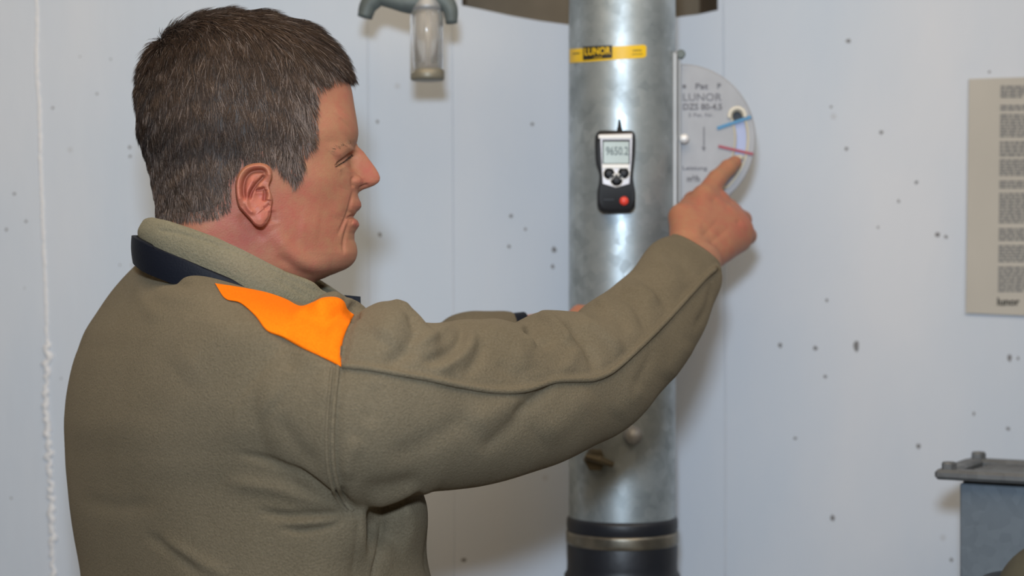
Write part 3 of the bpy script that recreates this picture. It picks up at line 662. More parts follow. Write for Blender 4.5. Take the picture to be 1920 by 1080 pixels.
face_strokes = [
 ([(622, 290), (636, 277), (655, 266)], 13, 1.6), ([(632, 309), (642, 304), (654, 295), (664, 286)], 11, -3.6),
 ([(627, 312), (636, 307), (645, 301), (655, 293), (663, 286)], 2.6, -2.2), ([(630, 304), (641, 297), (652, 288), (660, 280)], 5, 1.3), ([(628, 296), (642, 288), (658, 272)], 9, 1.6), 
 ([(634, 318), (644, 313), (652, 308)], 4, .9), ([(636, 328), (644, 327), (652, 321)], 6, -.3), ([(668, 282), (664, 300), (660, 322)], 7, -1.8),
 ([(662, 356), (656, 385), (649, 408), (641, 426), (633, 442)], 3.4, -1.5), ([(648, 356), (640, 384), (630, 410)], 14, .9),
 ([(655, 411), (650, 430), (645, 450), (643, 478)], 3.2, -1.2), ([(648, 414), (641, 436), (637, 458)], 5, .5),
 ([(669, 339)], 10, 2.9), ([(661, 330), (659, 341), (662, 352)], 3, -1.3), ([(665, 327), (672, 329), (679, 335)], 3, -.6),
 ([(672, 352), (682, 349), (692, 346)], 3, -1.6), ([(664, 405), (657, 407), (652, 411)], 2.6, -1.8), ([(668, 396), (660, 401)], 4, .8), ([(668, 420), (660, 417)], 5, .9),
 ([(606, 340)], 34, 1.6), ([(560, 425), (600, 430)], 34, .6), ([(595, 215)], 34, -2.0), ([(640, 225), (650, 215)], 20, .8),
 ([(512, 432), (540, 468), (575, 494), (620, 503)], 15, 2.2), ([(520, 478), (560, 508), (590, 521)], 9, -1.4), 
 ([(506, 395), (512, 420)], 9, -1.5), ([(450, 400), (470, 430), (500, 450)], 10, -1.2), ([(648, 476)], 12, 1.0),
]
HV = sculpt(HV, HF, face_strokes, gain=1.2)
# ---- skin tone attribute: red = ruddiness, green = darker (chin stubble, and at the eyelid)
def tone_for(V):
    x, y = PX(V); r = np.full(len(V), .30); g = np.zeros(len(V))
    def blob(cx_, cy_, sx, sy, a): return a*np.exp(-((x-cx_)/sx)**2-((y-cy_)/sy)**2)
    r = r+blob(565, 385, 60, 50, .22)+blob(690, 325, 26, 34, .45)+blob(475, 365, 40, 62, .42)+blob(455, 440, 75, 40, .50)+blob(540, 470, 60, 40, .2)+blob(672, 385, 9, 12, .35)+blob(668, 420, 8, 9, .6)-blob(600, 470, 60, 30, .12)-blob(630, 250, 40, 60, .12)-blob(640, 320, 24, 24, .22)
    g = g+blob(620, 495, 55, 22, .22)+blob(650, 300, 14, 6, .12)
    return np.clip(r, 0, 1), np.clip(g, 0, 1)

# ---- ear, built as a finer relief and joined into the body mesh
EO = [(488, 305), (501, 309), (509, 318), (510, 332), (505, 346), (507, 358), (511, 371), (509, 386), (507, 402), (501, 416), (491, 425.5), (479, 423), (469, 412), (456, 398), (447, 387), (442.5, 372), (441, 356), (441.5, 342), (447, 326), (458, 313), (472, 307)]
EOc = smooth_poly(EO+[EO[0]], 301)[:-1]; EC = np.array([479., 362.])
rads = np.linspace(0, 1, 110)**.8
ex = EC[0]+(EOc[:, 0]-EC[0])[None]*rads[1:, None]; ey = EC[1]+(EOc[:, 1]-EC[1])[None]*rads[1:, None]
ex = np.concatenate([[EC[0]], ex.ravel()]); ey = np.concatenate([[EC[1]], ey.ravel()]); er = np.concatenate([[0], np.repeat(rads[1:], 300)])
hgt = 3.0+10.5*np.clip((512-ex)/70, 0, 1)**.9                # mm in front of the temple plane
hgt -= 2.0*np.clip((ey-385)/40, 0, 1)*np.clip((490-ex)/40, 0, 1)
def es(pts, wd, a, n=50):
    global hgt
    P = np.asarray(pts, float)
    if len(P) == 1: hgt = hgt+a*np.exp(-((ex-P[0, 0])**2+(ey-P[0, 1])**2)/wd**2); return
    d, t, s2 = dist_poly(ex, ey, P, n); hgt = hgt+1.35*a*np.exp(-(d/wd)**2)*np.clip(np.minimum(t, 1-t)/.12+.15, 0, 1)
es([(503, 342), (505, 326), (497, 313), (485, 310), (470, 312), (457, 320), (449, 334), (447, 352), (449, 370), (455, 386)], 6.5, 2.6)   # helix
es([(497, 327), (494, 321), (482, 320.5), (470, 324), (461, 334), (457, 348), (457, 362), (460, 376)], 3.6, -4.2)                        # scapha
es([(497, 328), (490, 336), (483, 343), (475, 354), (470, 364), (467.5, 375)], 3.0, -4.0)                                                # groove under the antihelix
es([(478, 332), (470, 346), (463, 362), (462, 380), (468, 394), (480, 400)], 5.0, 1.8)                                                   # antihelix
es([(486, 368)], 12, -3.4); es([(479, 357), (488, 356), (497, 353)], 3.2, -2.4); es([(488, 350)], 4.5, 1.6)
es([(496.5, 355), (497, 366), (495, 378)], 3.4, -3.0); es([(503, 357), (505, 366), (503, 376)], 5.5, 1.7)                                   # tragus
es([(494, 391), (500, 389), (506, 383)], 3.4, -1.2); es([(482, 386), (490, 396)], 8, .8); es([(489, 410)], 12, 1.8); es([(506, 396), (504, 408), (497, 418)], 2.4, -1.0)
hgt = hgt*np.sqrt(np.clip(1-np.clip((er-.90)/.10, 0, 1)**2*.72, 0, 1))
base = 1.5255
EV = UA(ex, ey, base-hgt*1e-3)
k0 = 1+(len(rads)-2)*300
back1 = UA(EC[0]+(EOc[:, 0]-EC[0])*.97, EC[1]+(EOc[:, 1]-EC[1])*.97, base+.001)
back2 = UA(EC[0]+(EOc[:, 0]-EC[0])*.55+6, EC[1]+(EOc[:, 1]-EC[1])*.7, base+.030)
m1 = UA(EC[0]+(EOc[:, 0]-EC[0])*1.0, EC[1]+(EOc[:, 1]-EC[1])*1.0, base-hgt[k0:]*1e-3*.55)
EV = np.vstack([EV, m1, back1, back2]); EF = []
ii = np.arange(300); jj = (ii+1) % 300
for r_ in range(len(rads)-2):
    a = 1+r_*300; EF.append(np.stack([a+ii, a+jj, a+300+jj, a+300+ii], -1))
a = k0
for _ in range(3): EF.append(np.stack([a+ii, a+jj, a+300+jj, a+300+ii], -1)); a += 300
EF = np.vstack(EF); EF = np.vstack([EF, np.stack([np.zeros(300, int), jj+1, ii+1, ii+1], -1)])
nE = vnormals(EV, EF[:-300])
if nE[1+50*300, 1] > 0: EF = EF[:, ::-1]

# ---- surface nets for the hands
def surface_nets(D, org, h):
    ins = D < 0; nx1, ny1, nz1 = D.shape
    c = [ins[i:nx1-1+i, j:ny1-1+j, k:nz1-1+k] for i in (0, 1) for j in (0, 1) for k in (0, 1)]
    s = sum(a.astype(np.int8) for a in c); act = (s > 0) & (s < 8)
    cell = np.argwhere(act); vid = np.full(act.shape, -1, int); vid[tuple(cell.T)] = np.arange(len(cell))
    acc = np.zeros((len(cell), 3)); cnt = np.zeros(len(cell))
    cor = [(i, j, k) for i in (0, 1) for j in (0, 1) for k in (0, 1)]
    for a in cor:
        for b in cor:
            if sum(abs(p-q_) for p, q_ in zip(a, b)) != 1 or a > b: continue
            da = D[tuple((cell+a).T)]; db = D[tuple((cell+b).T)]; m = (da < 0) != (db < 0)
            t = np.where(m, da/np.where(m, da-db, 1), 0); p = np.array(a)+(np.array(b)-np.array(a))*t[:, None]
            acc[m] += p[m]; cnt[m] += 1
    V = (cell+acc/cnt[:, None])*h+org; Fc = []
    for ax in range(3):
        o1, o2 = [(1, 2), (2, 0), (0, 1)][ax]
        sl0 = [slice(None)]*3; sl1 = [slice(None)]*3; sl0[ax] = slice(0, -1); sl1[ax] = slice(1, None)
        e = ins[tuple(sl0)] != ins[tuple(sl1)]; E_ = np.argwhere(e)
        E_ = E_[(E_[:, o1] > 0) & (E_[:, o2] > 0) & (E_[:, o1] < act.shape[o1]) & (E_[:, o2] < act.shape[o2])]
        fl = ins[tuple(E_.T)]
        def g(d1, d2): q_ = E_.copy(); q_[:, o1] -= d1; q_[:, o2] -= d2; return vid[tuple(q_.T)]
        Q = np.stack([g(1, 1), g(0, 1), g(0, 0), g(1, 0)], -1); Q[~fl] = Q[~fl][:, ::-1]; Fc.append(Q)
    return V, np.vstack(Fc)
def smin(a, b, k):
    h_ = np.clip(.5+.5*(b-a)/k, 0, 1); return b*(1-h_)+a*h_-k*h_*(1-h_)
def cone(P, a, b, ra_, rb_):
    a = np.array(a); b = np.array(b); d = b-a; t = np.clip(((P-a)@d)/(d@d), 0, 1)
    return np.linalg.norm(P-a-t[..., None]*d, axis=-1)-(ra_+(rb_-ra_)*t)
def build_hand(cones, h=.0012, it=3):
    """cones: list of (a, b, ra, rb, blend) where a, b are (px, py, Y)"""
    C_ = [(np.array(U(*a)), np.array(U(*b)), r1_, r2_, k) for a, b, r1_, r2_, k in cones]
    lo = np.min([np.minimum(c[0]-c[2], c[1]-c[3]) for c in C_], 0)-.008; hi = np.max([np.maximum(c[0]+c[2], c[1]+c[3]) for c in C_], 0)+.008
    n_ = np.ceil((hi-lo)/h).astype(int)+1
    G = np.stack(np.meshgrid(*[lo[k]+h*np.arange(n_[k]) for k in range(3)], indexing='ij'), -1)
    D = np.full(G.shape[:3], 1.0)
    for a, b, r1_, r2_, k in C_:
        l2 = np.minimum(a-r1_, b-r2_)-.03; h2 = np.maximum(a+r1_, b+r2_)+.03
        i0 = np.clip(((l2-lo)/h).astype(int), 0, n_-1); i1 = np.clip(((h2-lo)/h).astype(int)+1, 1, n_)
        S = tuple(slice(p, q_) for p, q_ in zip(i0, i1)); D[S] = smin(D[S], cone(G[S], a, b, r1_, r2_), k)
    V, Fc = surface_nets(D, lo, h); return laplacian(V, Fc, it), Fc
hand = [
 ((1195, 660, 1.70), (1262, 545, 1.815), .036, .030, .004), ((1262, 545, 1.815), (1298, 487, 1.885), .030, .0235, .01), ((1272, 540, 1.82), (1316, 492, 1.89), .026, .0215, .01),
 ((1288, 462, 1.90), (1319, 371, 1.968), .0165, .0140, .012), ((1303, 470, 1.905), (1346, 379, 1.985), .017, .0140, .010),
 ((1318, 478, 1.91), (1371, 402, 1.985), .017, .0138, .010), ((1330, 478, 1.915), (1389, 433, 1.972), .0165, .0135, .010),
 ((1312, 440, 1.925), (1350, 415, 1.962), .020, .020, .012), ((1336, 472, 1.925), (1384, 450, 1.968), .0160, .0145, .012), ((1345, 455, 1.935), (1378, 420, 1.970), .0165, .0150, .012),
 ((1286, 450, 1.905), (1280, 408, 1.935), .018, .0158, .010), ((1280, 408, 1.935), (1300, 378, 1.985), .0145, .0118, .006), ((1300, 378, 1.985), (1318, 380, 2.012), .0115, .0098, .004),
 ((1319, 371, 1.968), (1344, 336, 1.998), .0128, .0112, .006), ((1344, 336, 1.998), (1365, 315, 2.018), .0106, .0097, .003), ((1365, 315, 2.018), (1378, 305, 2.030), .0096, .0082, .003),
 ((1346, 379, 1.985), (1366, 390, 2.020), .0128, .0112, .004), ((1366, 390, 2.020), (1348, 412, 2.026), .0106, .0095, .003), ((1348, 412, 2.026), (1335, 412, 2.004), .0092, .0085, .003),
 ((1371, 402, 1.985), (1392, 412, 2.018), .0125, .0110, .004), ((1392, 412, 2.018), (1368, 432, 2.022), .0104, .0092, .003), ((1368, 432, 2.022), (1352, 430, 2.000), .0090, .0082, .003),
 ((1389, 433, 1.972), (1402, 442, 2.000), .0122, .0105, .005), ((1402, 442, 2.000), (1382, 458, 2.006), .0096, .0085, .003), ((1382, 458, 2.006), (1366, 452, 1.988), .0084, .0076, .003),
]
RV, RF = build_hand(hand)
RV = sculpt(RV, RF, [([(1300, 440), (1320, 405), (1335, 385)], 8, .9), ([(1312, 450), (1348, 410)], 5, -.8), ([(1325, 462), (1368, 425)], 5, -.8), ([(1335, 380), (1343, 372)], 5, -.9), ([(1360, 392), (1366, 384)], 5, -1.0), ([(1381, 420), (1388, 412)], 5, -1.0),
  ([(1319, 362)], 11, 1.0), ([(1349, 368)], 9, .8), ([(1376, 392)], 9, .8), ([(1396, 424)], 9, .8), ([(1338, 325), (1350, 337)], 2.2, -.5), ([(1335, 331), (1346, 342)], 2.2, -.4), ([(1360, 306), (1371, 319)], 2, -.4), ([(1300, 372), (1330, 352)], 6, -.6), ([(1296, 425), (1330, 440), (1352, 462)], 16, .8)])
lhand = [
 ((930, 673, 1.83), (1000, 635, 1.87), .030, .025, .004), ((1000, 635, 1.87), (1030, 623, 1.895), .024, .022, .01), ((1030, 619, 1.895), (1062, 613, 1.93), .017, .0135, .012), ((1030, 629, 1.895), (1062, 635, 1.93), .017, .0135, .012), ((1030, 641, 1.895), (1060, 658, 1.925), .017, .0135, .012), ((1030, 648, 1.895), (1052, 677, 1.92), .016, .012, .012),
 ((1062, 613, 1.93), (1086, 588, 1.955), .0120, .0100, .004), ((1086, 588, 1.955), (1108, 585, 1.975), .0098, .0088, .003), ((1108, 585, 1.975), (1122, 589, 1.985), .0086, .0075, .003),
 ((1062, 635, 1.93), (1090, 617, 1.962), .0120, .0100, .004), ((1090, 617, 1.962), (1115, 617, 1.982), .0096, .0080, .003), ((1060, 658, 1.925), (1088, 647, 1.96), .0118, .0098, .004), ((1088, 647, 1.96), (1112, 649, 1.98), .0094, .0078, .003),
 ((1052, 677, 1.92), (1076, 681, 1.95), .0105, .0088, .004), ((1076, 681, 1.95), (1094, 677, 1.968), .0084, .007, .003), ((1025, 653, 1.88), (1048, 673, 1.875), .015, .012, .008), ((1048, 673, 1.875), (1072, 669, 1.905), .0112, .009, .004),
]
LV, LF = build_hand(lhand, .0015)
# arms and chest inside the jacket
def loft(rings, nseg, cap=True):
    """rings: (n, nseg, 3) array -> verts, quad array"""
    R = np.asarray(rings); n_ = R.shape[0]; V = R.reshape(-1, 3); idx = np.arange(n_*nseg).reshape(n_, nseg); nx = np.roll(idx, -1, 1)
    Fc = np.stack([idx[:-1], nx[:-1], nx[1:], idx[1:]], -1).reshape(-1, 4)
    if cap:
        V = np.vstack([V, R[0].mean(0), R[-1].mean(0)]); c0 = n_*nseg; i = np.arange(nseg); j = (i+1) % nseg
        Fc = np.vstack([Fc, np.stack([np.full(nseg, c0), j, i, i], -1), np.stack([np.full(nseg, c0+1), idx[-1][i], idx[-1][j], idx[-1][j]], -1)])
    return V, Fc
def limb(pts, nseg=28, k=30):
    L_ = smooth_poly([list(U(*p[:3]))+[p[3]] for p in pts], k); rings = []
    for i in range(k):
        t = L_[min(i+1, k-1), :3]-L_[max(i-1, 0), :3]; t /= np.linalg.norm(t); a = np.cross(t, [0, 0, 1.]); a /= np.linalg.norm(a); b = np.cross(t, a)
        q_ = np.linspace(0, 2*PI, nseg, endpoint=False)[:, None]; rings.append(L_[i, :3]+L_[i, 3]*(a*np.cos(q_)+b*np.sin(q_)))
    return loft(rings, nseg)
parts = [(HV, HF), (EV, EF), (RV, RF), (LV, LF), limb([(610, 730, 1.47, .055), (800, 750, 1.46, .052), (1000, 745, 1.54, .047), (1130, 700, 1.62, .043), (1205, 645, 1.715, .036)]),
 limb([(330, 700, 1.72, .055), (500, 760, 1.80, .05), (700, 740, 1.80, .045), (830, 690, 1.80, .038), (940, 655, 1.835, .030)])]
tr = []
for (yy, L_, R_, hy) in ((600, 340, 560, .06), (660, 270, 600, .09), (740, 220, 620, .11), (850, 210, 640, .11), (1000, 230, 670, .11), (1200, 240, 680, .11)):
    q_ = np.linspace(0, 2*PI, 48, endpoint=False); tr.append(UA((L_+R_)/2, yy, 1.60)+np.stack([(R_-L_)/4000*np.cos(q_), hy*np.sin(q_), 0*q_], -1))
parts.append(loft(tr, 48))
VV = []; FF = []; b0 = 0
for V_, F_ in parts: VV.append(V_); FF.append(F_+b0); b0 += len(V_)
VV = np.vstack(VV); FF = np.vstack(FF)
def mesh_mixed(name, V, Fc, mt, parent, attrs=None):
    """quad array that may hold degenerate quads (triangles written a,b,c,c)"""
    V = np.asarray(V, float); c = (V.min(0)+V.max(0))/2; tri = Fc[:, 2] == Fc[:, 3]
    me = bpy.data.meshes.new(name); me.vertices.add(len(V)); me.vertices.foreach_set('co', (V-c).astype(np.float32).ravel())
    Q = Fc[~tri]; T_ = Fc[tri][:, :3]; li = np.concatenate([Q.ravel(), T_.ravel()]).astype(np.int32)
    me.loops.add(len(li)); me.loops.foreach_set('vertex_index', li)
    st_ = np.concatenate([np.arange(len(Q))*4, len(Q)*4+np.arange(len(T_))*3]).astype(np.int32)
    me.polygons.add(len(Q)+len(T_)); me.polygons.foreach_set('loop_start', st_); me.update(calc_edges=True)
    me.polygons.foreach_set('use_smooth', np.ones(len(me.polygons), dtype=bool)); me.materials.append(mt)
    if attrs:
        for k_, col in attrs.items():
            at = me.color_attributes.new(k_, 'FLOAT_COLOR', 'POINT'); at.data.foreach_set('color', col.astype(np.float32).ravel())
    me.update(); o = bpy.data.objects.new(name, me); COL.objects.link(o); loc = Vector(c); par = parent
    while par is not None: loc = loc-par.location; par = par.parent
    o.location = loc; o.parent = parent; return o
x_, y_ = PX(VV); r_, g_ = tone_for(VV); nb = len(HV)+len(EV)
r_[nb:] = .30; g_[nb:] = 0
def rblob(cx_, cy_, s, a): return a*np.exp(-((x_[nb:]-cx_)**2+(y_[nb:]-cy_)**2)/s**2)
r_[nb:] += rblob(1318, 372, 18, .2)+rblob(1350, 372, 14, .25)+rblob(1396, 425, 22, .35)-rblob(1350, 325, 22, .25)
body = mesh_mixed('body', VV, FF, M['skin'], man, {'tone': np.stack([np.clip(r_, 0, 1), g_, 0*g_, 1+0*g_], -1)})
# fingernail on the pointing finger is turned away; short lashes at the lowered lid
hx_, hy_ = PX(HV); hn_ = vnormals(HV, HF); hsel = np.where((hn_*(HV-np.array([0, 0, CZ]))).sum(1) < 0)[0]
def hpoint(px, py):
    d = (hx_[hsel]-px)**2+(hy_[hsel]-py)**2; k = hsel[np.argsort(d)[:6]]; return Vector(U(px, py, float(HV[k, 1].min()))), Vector(hn_[k[0]])
lash = MB(); L_ = smooth_poly([(629, 312), (637, 307), (645, 302), (653, 296), (660, 290)], 40)
for i, q_ in enumerate(L_):
    b_, n_ = hpoint(q_[0], q_[1]); d_ = Vector((.55+.01*i, 0, -.55))+n_*.5+Vector(rng.normal(size=3))*.15; d_.normalize()
    lash.tube([b_-n_*.0006, b_+d_*.0011+n_*.0001, b_+d_*.0021], [.00022, .00018, .00004], 4)
tag(mesh_obj('eyelashes', lash.v, lash.f, mat('lash_brown', (.03, .018, .012), .6), man), kind='stuff')
br = MB()
for i in range(70):
    t = rng.random(); w_ = rng.normal()*2.0; px_, py_ = 626+37*t, 283-17*t+w_; b_, n_ = hpoint(px_, py_)
    d_ = Vector((-.9+.4*t, 0, .25+.5*t))+n_*.35+Vector(rng.normal(size=3))*.2; d_ -= n_*d_.dot(n_)*.6; d_.normalize(); l_ = rng.uniform(.003, .005)
    br.tube([b_-n_*.0005, b_+d_*l_*.5, b_+d_*l_-n_*.0003], [.00016, .00014, .00003], 4)
tag(mesh_obj('eyebrow', br.v, br.f, mat('brow_brown', (.26, .15, .09), .6), man), kind='stuff')

# ---------------------------------------------------------------- hair
HAIRLINE = [(676, 20), (668, 100), (662, 128), (655, 141), (640, 150), (622, 146), (608, 150), (598, 172), (594, 197), (599, 225), (597, 250), (588, 268), (578, 282), (574, 305), (566, 330), (558, 344), (546, 346), (536, 332), (526, 318), (512, 304), (498, 298), (480, 298), (462, 303), (446, 318), (438, 338), (437, 362), (430, 388), (408, 405), (372, 412), (320, 415), (280, 412), (200, 415), (200, 0), (500, -20)]
HP = np.array(HAIRLINE, float)
def in_poly(x, y, P):
    ins = np.zeros(len(x), bool); j = len(P)-1
    for i in range(len(P)):
        c_ = ((P[i, 1] > y) != (P[j, 1] > y)) & (x < (P[j, 0]-P[i, 0])*(y-P[i, 1])/(P[j, 1]-P[i, 1]+1e-12)+P[i, 0]); ins ^= c_; j = i
    return ins
def edge_dist(x, y, P):
    best = np.full(len(x), 1e9)
    for i in range(len(P)):
        a = P[i]; d = P[(i+1) % len(P)]-a; t = np.clip(((x-a[0])*d[0]+(y-a[1])*d[1])/max(d@d, 1e-9), 0, 1)
        best = np.minimum(best, np.hypot(x-a[0]-t*d[0], y-a[1]-t*d[1]))
    return best
HN = vnormals(HV, HF)
uu, vv_, yyf = u.ravel(), v.ravel(), yy2.ravel()
near = head_world(uu, np.abs(vv_), yyf); nxp, nyp = PX(near)       # where the mirrored near-side point would show
mask = in_poly(nxp, nyp, HP); ed = edge_dist(nxp, nyp, HP)
# scalp cap
cap_off = np.clip(ed/14, 0, 1)*.0010
cap_v = HV+HN*cap_off[:, None]; okv = mask & (ed > 15)
cf = HF[okv[HF].all(1)]; us = np.unique(cf); rm = np.full(len(HV), -1); rm[us] = np.arange(len(us)); cap_v = cap_v[us]; cap_f = rm[cf]
# strands
ar_ = np.linalg.norm(np.cross(HV[HF[:, 2]]-HV[HF[:, 0]], HV[HF[:, 3]]-HV[HF[:, 1]]), axis=1)/2
wgt = ar_*mask[HF].all(1)*np.where(vv_[HF[:, 0]] > -20, 1.0, .35); NS = 46000
wgt = wgt*np.clip(.12+ed[HF[:, 0]]/16*np.where(nxp[HF[:, 0]] > 520, 1, 2.5), 0, 1)
fi = rng.choice(len(HF), NS, p=wgt/wgt.sum()); a_, b_ = rng.random(NS), rng.random(NS)
def lerpq(A): q_ = HF[fi]; return (A[q_[:, 0]]*((1-a_)*(1-b_))[:, None]+A[q_[:, 1]]*(a_*(1-b_))[:, None]+A[q_[:, 2]]*(a_*b_)[:, None]+A[q_[:, 3]]*((1-a_)*b_)[:, None])
root = lerpq(HV); nor = lerpq(HN); nor /= np.linalg.norm(nor, axis=1, keepdims=True)
aux = lerpq(np.stack([uu, np.abs(vv_), yyf], -1)); auxp = lerpq(np.stack([nxp, nyp, ed], -1))
crown = head_world(np.array([318.]), np.array([10.]), np.array([92.]))[0]
fl = root-crown; fl /= np.linalg.norm(fl, axis=1, keepdims=True)
side = np.clip((aux[:, 1]-60)/70, 0, 1)
down = np.tile([0, 0, -1.], (NS, 1)); fwd = np.tile([1., 0, 0], (NS, 1))
nape = np.clip((aux[:, 2]-260)/100, 0, 1)*np.clip((470-aux[:, 0])/60, 0, 1)
flow = fl*(1-.5*side)[:, None]+down*(.15+.75*side)[:, None]-fwd*(.18*side)[:, None]+fwd*(.35*(1-side)*np.clip((aux[:, 0]-330)/100, 0, 1))[:, None]+fwd*(.25*nape)[:, None]
temple = np.clip((aux[:, 0]-530)/60, 0, 1)*side; flow += fwd*(.22*temple)[:, None]
# clumping: jitter shared through a coarse noise of the position
ph = root*np.array([310., 190., 260.]); cl = np.stack([np.sin(ph[:, 0]+2*np.sin(ph[:, 2]*.7)), np.sin(ph[:, 1]*1.3+ph[:, 2]), np.cos(ph[:, 2]*.8+ph[:, 0]*.6)], -1)
flow += cl*.26+rng.normal(size=(NS, 3))*.13
flow -= nor*(flow*nor).sum(1, keepdims=True); flow /= np.linalg.norm(flow, axis=1, keepdims=True)
topw = np.clip((170-aux[:, 2])/110, 0, 1)
Ls = (.0135+.013*topw+.0035*side)*(1-.35*nape)*np.clip(.45+auxp[:, 2]/30, .45, 1)*rng.uniform(.7, 1.2, NS)
frontf = np.clip((aux[:, 0]-600)/50, 0, 1)*np.clip((150-aux[:, 2])/40, 0, 1); Ls *= 1+.15*frontf
lift = (.30+.12*topw+.25*np.clip((330-aux[:, 0])/60, 0, 1)*np.clip((240-aux[:, 2])/100, 0, 1))*rng.uniform(.55, 1.35, NS)*np.clip(.55+auxp[:, 2]/40, .5, 1)
K = 5; P_ = [root-nor*.001]; cur = root.copy()
for k in range(1, K):
    t = k/(K-1); d = flow*np.cos(lift*(1.25-1.0*t))[:, None]+nor*np.sin(lift*(1.25-1.0*t))[:, None]+down*(.22*t)+cl*.10
    d /= np.linalg.norm(d, axis=1, keepdims=True); cur = cur+d*(Ls/(K-1))[:, None]; P_.append(cur.copy())
P_ = np.stack(P_, 1); rad = rng.uniform(.00017, .00031, NS)
tg = P_[:, -1]-P_[:, 0]; tg /= np.linalg.norm(tg, axis=1, keepdims=True); s1 = np.cross(tg, nor); s1 /= np.linalg.norm(s1, axis=1, keepdims=True)+1e-9; s2 = np.cross(s1, tg)
prof_r = [1, 1, .85, .6, .08]; SV = np.zeros((NS, K, 3, 3))
for k in range(K):
    for j in range(3):
        an = 2*PI*j/3; SV[:, k, j] = P_[:, k]+(s1*math.cos(an)+s2*math.sin(an))*(rad*prof_r[k])[:, None]
SV = SV.reshape(-1, 3); base_i = np.arange(NS)[:, None]*(K*3); loc_f = []
for k in range(K-1):
    for j in range(3): j2 = (j+1) % 3; loc_f.append((k*3+j, k*3+j2, (k+1)*3+j2, (k+1)*3+j))
SF = (base_i[:, :, None]+np.array(loc_f)[None]).reshape(-1, 4)
# greyer towards temples, ears and nape edge
greyz = np.clip(.10+.80*np.exp(-((auxp[:, 0]-590)/42)**2-((auxp[:, 1]-215)/75)**2)+.55*np.exp(-((auxp[:, 0]-530)/60)**2-((auxp[:, 1]-310)/40)**2)+.30*np.clip((aux[:, 2]-230)/150, 0, 1)+.12*side, 0, .95)
lum = .5+.5*np.sin(root[:, 0]*95+1.5*np.sin(root[:, 2]*70))*np.sin(root[:, 2]*110+root[:, 0]*40); clump = .5+.5*cl[:, 0]*cl[:, 1]
band = np.exp(-((auxp[:, 1]-255)/42)**2)*np.clip((500-auxp[:, 0])/60, 0, 1)
isg = rng.random(NS) < greyz*.62*(.5+.9*clump); dark = np.array([.018, .010, .007]); grey = np.array([.27, .21, .18]); brown = np.array([.115, .074, .052])
mixv = np.clip(.15+.55*rng.random(NS)*(.5+.7*side)+.25*lum*side-.35*band+.25*nape, 0, 1)[:, None]
cs = dark+(brown-dark)*mixv; cs = np.where(isg[:, None], grey*(rng.uniform(.5, 1.15, (NS, 1)))*(1-.45*band[:, None]), cs)
sc_col = np.repeat(cs, K*3, 0); cap_col = np.tile([.030, .021, .016], (len(cap_v), 1))
HVall = np.vstack([SV, cap_v]); HFall = np.vstack([SF, cap_f+len(SV)]); colr = np.concatenate([np.vstack([sc_col, cap_col]), np.ones((len(HVall), 1))], 1)
hair = mesh_mixed('hair', HVall, HFall, M['hair'], man, {'shade': colr})
tag(hair, 'short dark brown hair greying at the temple')

# ---------------------------------------------------------------- jacket
BODY_A = math.radians(35)
fx, fy = math.cos(BODY_A), math.sin(BODY_A); rx, ry = math.sin(BODY_A), -math.cos(BODY_A)
# y, left px, right px, shoulder half, facing half, centre depth
TR = np.array([
 [531, 272, 585, .108, .100, 1.60],[537, 256, 602, .128, .105, 1.60],[546, 246, 620, .148, .110, 1.60],[560, 231, 640, .170, .116, 1.595],[580, 211, 655, .192, .123, 1.59],
 [610, 184, 668, .208, .129, 1.585],[640, 157, 680, .216, .132, 1.585],[670, 142, 690, .218, .135, 1.585],[710, 130, 700, .220, .138, 1.585],[760, 120, 705, .220, .140, 1.585],[800, 116.5, 720, .218, .142, 1.585],[860, 119, 745, .214, .142, 1.59],
 [920, 126, 792, .208, .142, 1.59],[960, 131, 803, .205, .142, 1.59],[1010, 138, 812, .203, .142, 1.59],[1080, 149, 825, .200, .142, 1.59],[1180, 158, 838, .20, .145, 1.59],[1450, 170, 825, .20, .145, 1.59]])
yt = 531+(np.linspace(0, 1, 150)**1.3)*919; C5 = [pchip(yt, TR[:, 0], TR[:, i]) for i in range(1, 6)]; NSG = 160
q_ = np.linspace(0, 2*PI, NSG, endpoint=False); rings = []
for i, yv in enumerate(yt):
    L_, R_, A_, B_, yc = [c[i] for c in C5]
    ca, sa = np.cos(q_), np.sin(q_); pr_ = A_*np.sign(ca)*np.abs(ca)**.86; pf_ = B_*np.sign(sa)*np.abs(sa)**.9
    Xr = rx*pr_+fx*pf_; Yr = ry*pr_+fy*pf_+yc; pxr = (Xr/Yr); k1, k2 = pxr.min(), pxr.max()
    tpx = L_+(pxr-k1)/(k2-k1)*(R_-L_); rings.append(UA(tpx, yv+.27*max(0, 1-(yv-530)/125)*(tpx-430), Yr))
tv, tf = loft(rings, NSG)
if (vnormals(tv, tf)*(tv-tv.mean(0))).sum() < 0: tf = tf[:, ::-1].copy()
tv = sculpt(tv, tf[:-2*NSG], [([(690, 990), (740, 985), (775, 975)], 42, -30), ([(700, 1080), (790, 1060)], 60, -16, 'full'), ([(700, 1180), (790, 1160)], 60, -12, 'full')])
